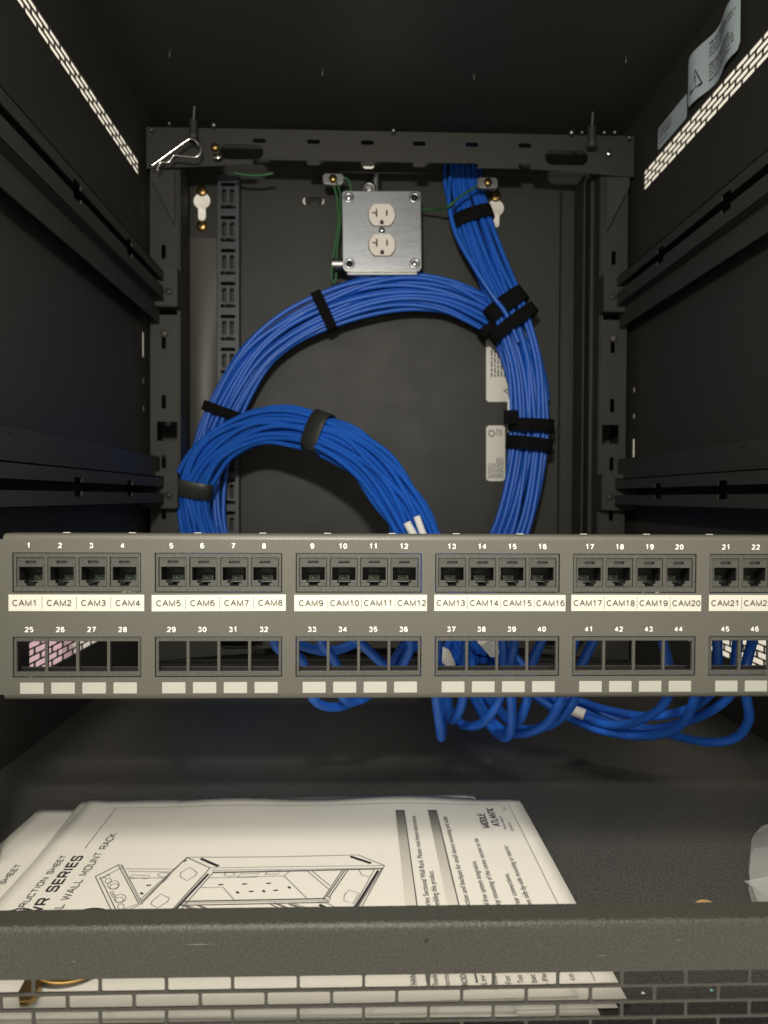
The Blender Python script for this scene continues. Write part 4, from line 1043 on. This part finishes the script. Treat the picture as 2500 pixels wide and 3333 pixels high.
b = MB().lathe((tp.x, tp.y + .0165, ZS + .0035), (.08, -.12, 1), [(.0001, 0), (.0165, 0), (.0172, .0007), (.0165, .0014), (.0150, .0011), (.0001, .0011)], 40)
part('disc', b.mesh(), 'brass', tg2)
k2 = thing('brass_key', 'brass key whose bow tips up over the front lip', 'key', (-.1, .35, ZS))
kp = atZ(330, 2962, ZS + .004)
b = MB().lathe((kp.x - .001, kp.y - .0135, ZS + .0034), (.08, -.12, 1), [(.0045, 0), (.0115, 0), (.0120, .0008), (.0115, .0016), (.0045, .0016), (.0045, 0)], 28)
part('bow', b.mesh(), 'brass', k2)
part('blade', MB().box(kp.x - .003, kp.x + .003, kp.y - .045, kp.y - .0205, ZS + .0010, ZS + .0030).mesh(bevel=.0004), 'brass', k2)
rg = atZ(78, 2966, ZS + .003)
ringm = MB().tube([(rg.x + .0085 * math.cos(2 * math.pi * k / 24), rg.y - .0100 + .0085 * math.sin(2 * math.pi * k / 24), ZS + .0028 + .0012 * math.sin(2 * math.pi * k / 24)) for k in range(25)], .0013, 8, False)
tag(obj('key_ring', ringm.mesh(), 'steel'), 'small steel key ring behind the lip at far left', 'ring')
bp = atZ(2298, 2940, .0055)
tag(obj('rubber_bumper', MB().lathe((bp.x, bp.y - .0005, 0), (0, 0, 1), [(.0065, 0), (.0068, .001), (.0062, .0036), (.0042, .0055), (.0001, .0062)], 24).mesh(), 'gold'), 'tan domed bumper on the floor just behind the lip at right', 'bumper')
# clippings
for (x, y, m, lb) in ((2094, 3232, 'white', 'white paper clipping on the floor seen through the slots'), (2317, 3223, 'teal', 'teal foil clipping on the floor seen through the slots')):
    p = atZ(x, y, .001); b = MB().add([(p.x - .0008, p.y, .0006), (p.x + .0005, p.y - .0006, .001), (p.x + .001, p.y + .0002, .0007), (p.x - .0003, p.y + .0007, .0012)], [(0, 1, 2, 3)])
    o = obj('clipping', b.mesh(), m); md = o.modifiers.new('Solidify', 'SOLIDIFY'); md.thickness = .0002; tag(o, lb, 'clipping')
# dust specks on the floor
b = MB(); rnd = random.Random(11)
for k in range(90):
    x, y = rnd.uniform(-.22, .32), rnd.uniform(.31, .75); r_ = rnd.uniform(.00015, .0004); a = rnd.uniform(0, 3.14)
    b.add([(x - r_ * math.cos(a), y - r_ * math.sin(a), .0004), (x + r_ * math.sin(a), y - r_ * math.cos(a) * .6, .0006), (x + r_ * math.cos(a), y + r_ * math.sin(a), .0004)], [(0, 1, 2)])
ds = obj('dust', b.mesh(), 'white'); tag(ds, 'pale dust specks scattered on the rack floor', 'dust', kind='stuff')
# poly bag at the right
def bag():
    o2 = [(2456, 2715), (2447, 2730), (2441, 2790), (2437, 2838), (2446, 2880), (2470, 2945), (2492, 2990)]
    rnd = random.Random(4); vs, fs = [], []; NXb = 9
    rows = []
    for i, (x, y) in enumerate(o2):
        base = atZ(x, y, .004 + .010 * (1 - abs(i - 2) / 6))
        row = []
        for k in range(NXb):
            t = k / (NXb - 1); hgt = .020 * math.sin(min(1, t * 1.6) * 1.5) * (1 - .5 * t) + rnd.uniform(-.003, .004) * (k > 0)
            row.append(Vector((base.x + .075 * t + rnd.uniform(-.003, .003) * (k > 0), base.y + rnd.uniform(-.003, .003) * (k > 0), max(.0012, base.z + hgt))))
        rows.append(row)
    for lay in (0, 1):
        n0 = len(vs)
        for row in rows:
            for k, p in enumerate(row): vs.append((p.x, p.y, p.z) if lay == 0 else (p.x + (.001 if k else 0), p.y, max(.0006, p.z * .25)))
        for i in range(len(rows) - 1):
            for k in range(NXb - 1): a = n0 + i * NXb + k; fs.append((a, a + 1, a + NXb + 1, a + NXb))
    me = MB().add(vs, fs, True).mesh(); o = obj('plastic_bag', me, 'film'); tag(o, 'crumpled clear plastic bag at the right edge of the rack floor', 'bag')
    f0, f1, f2 = atZ(2420, 2868, .012), atZ(2530, 2848, .02), atZ(2540, 2940, .006)
    part('bag_flap', MB().add([f0, f1, f2, atZ(2480, 2905, .010)], [(0, 1, 3), (1, 2, 3)]).mesh(), 'film', o)
bag()
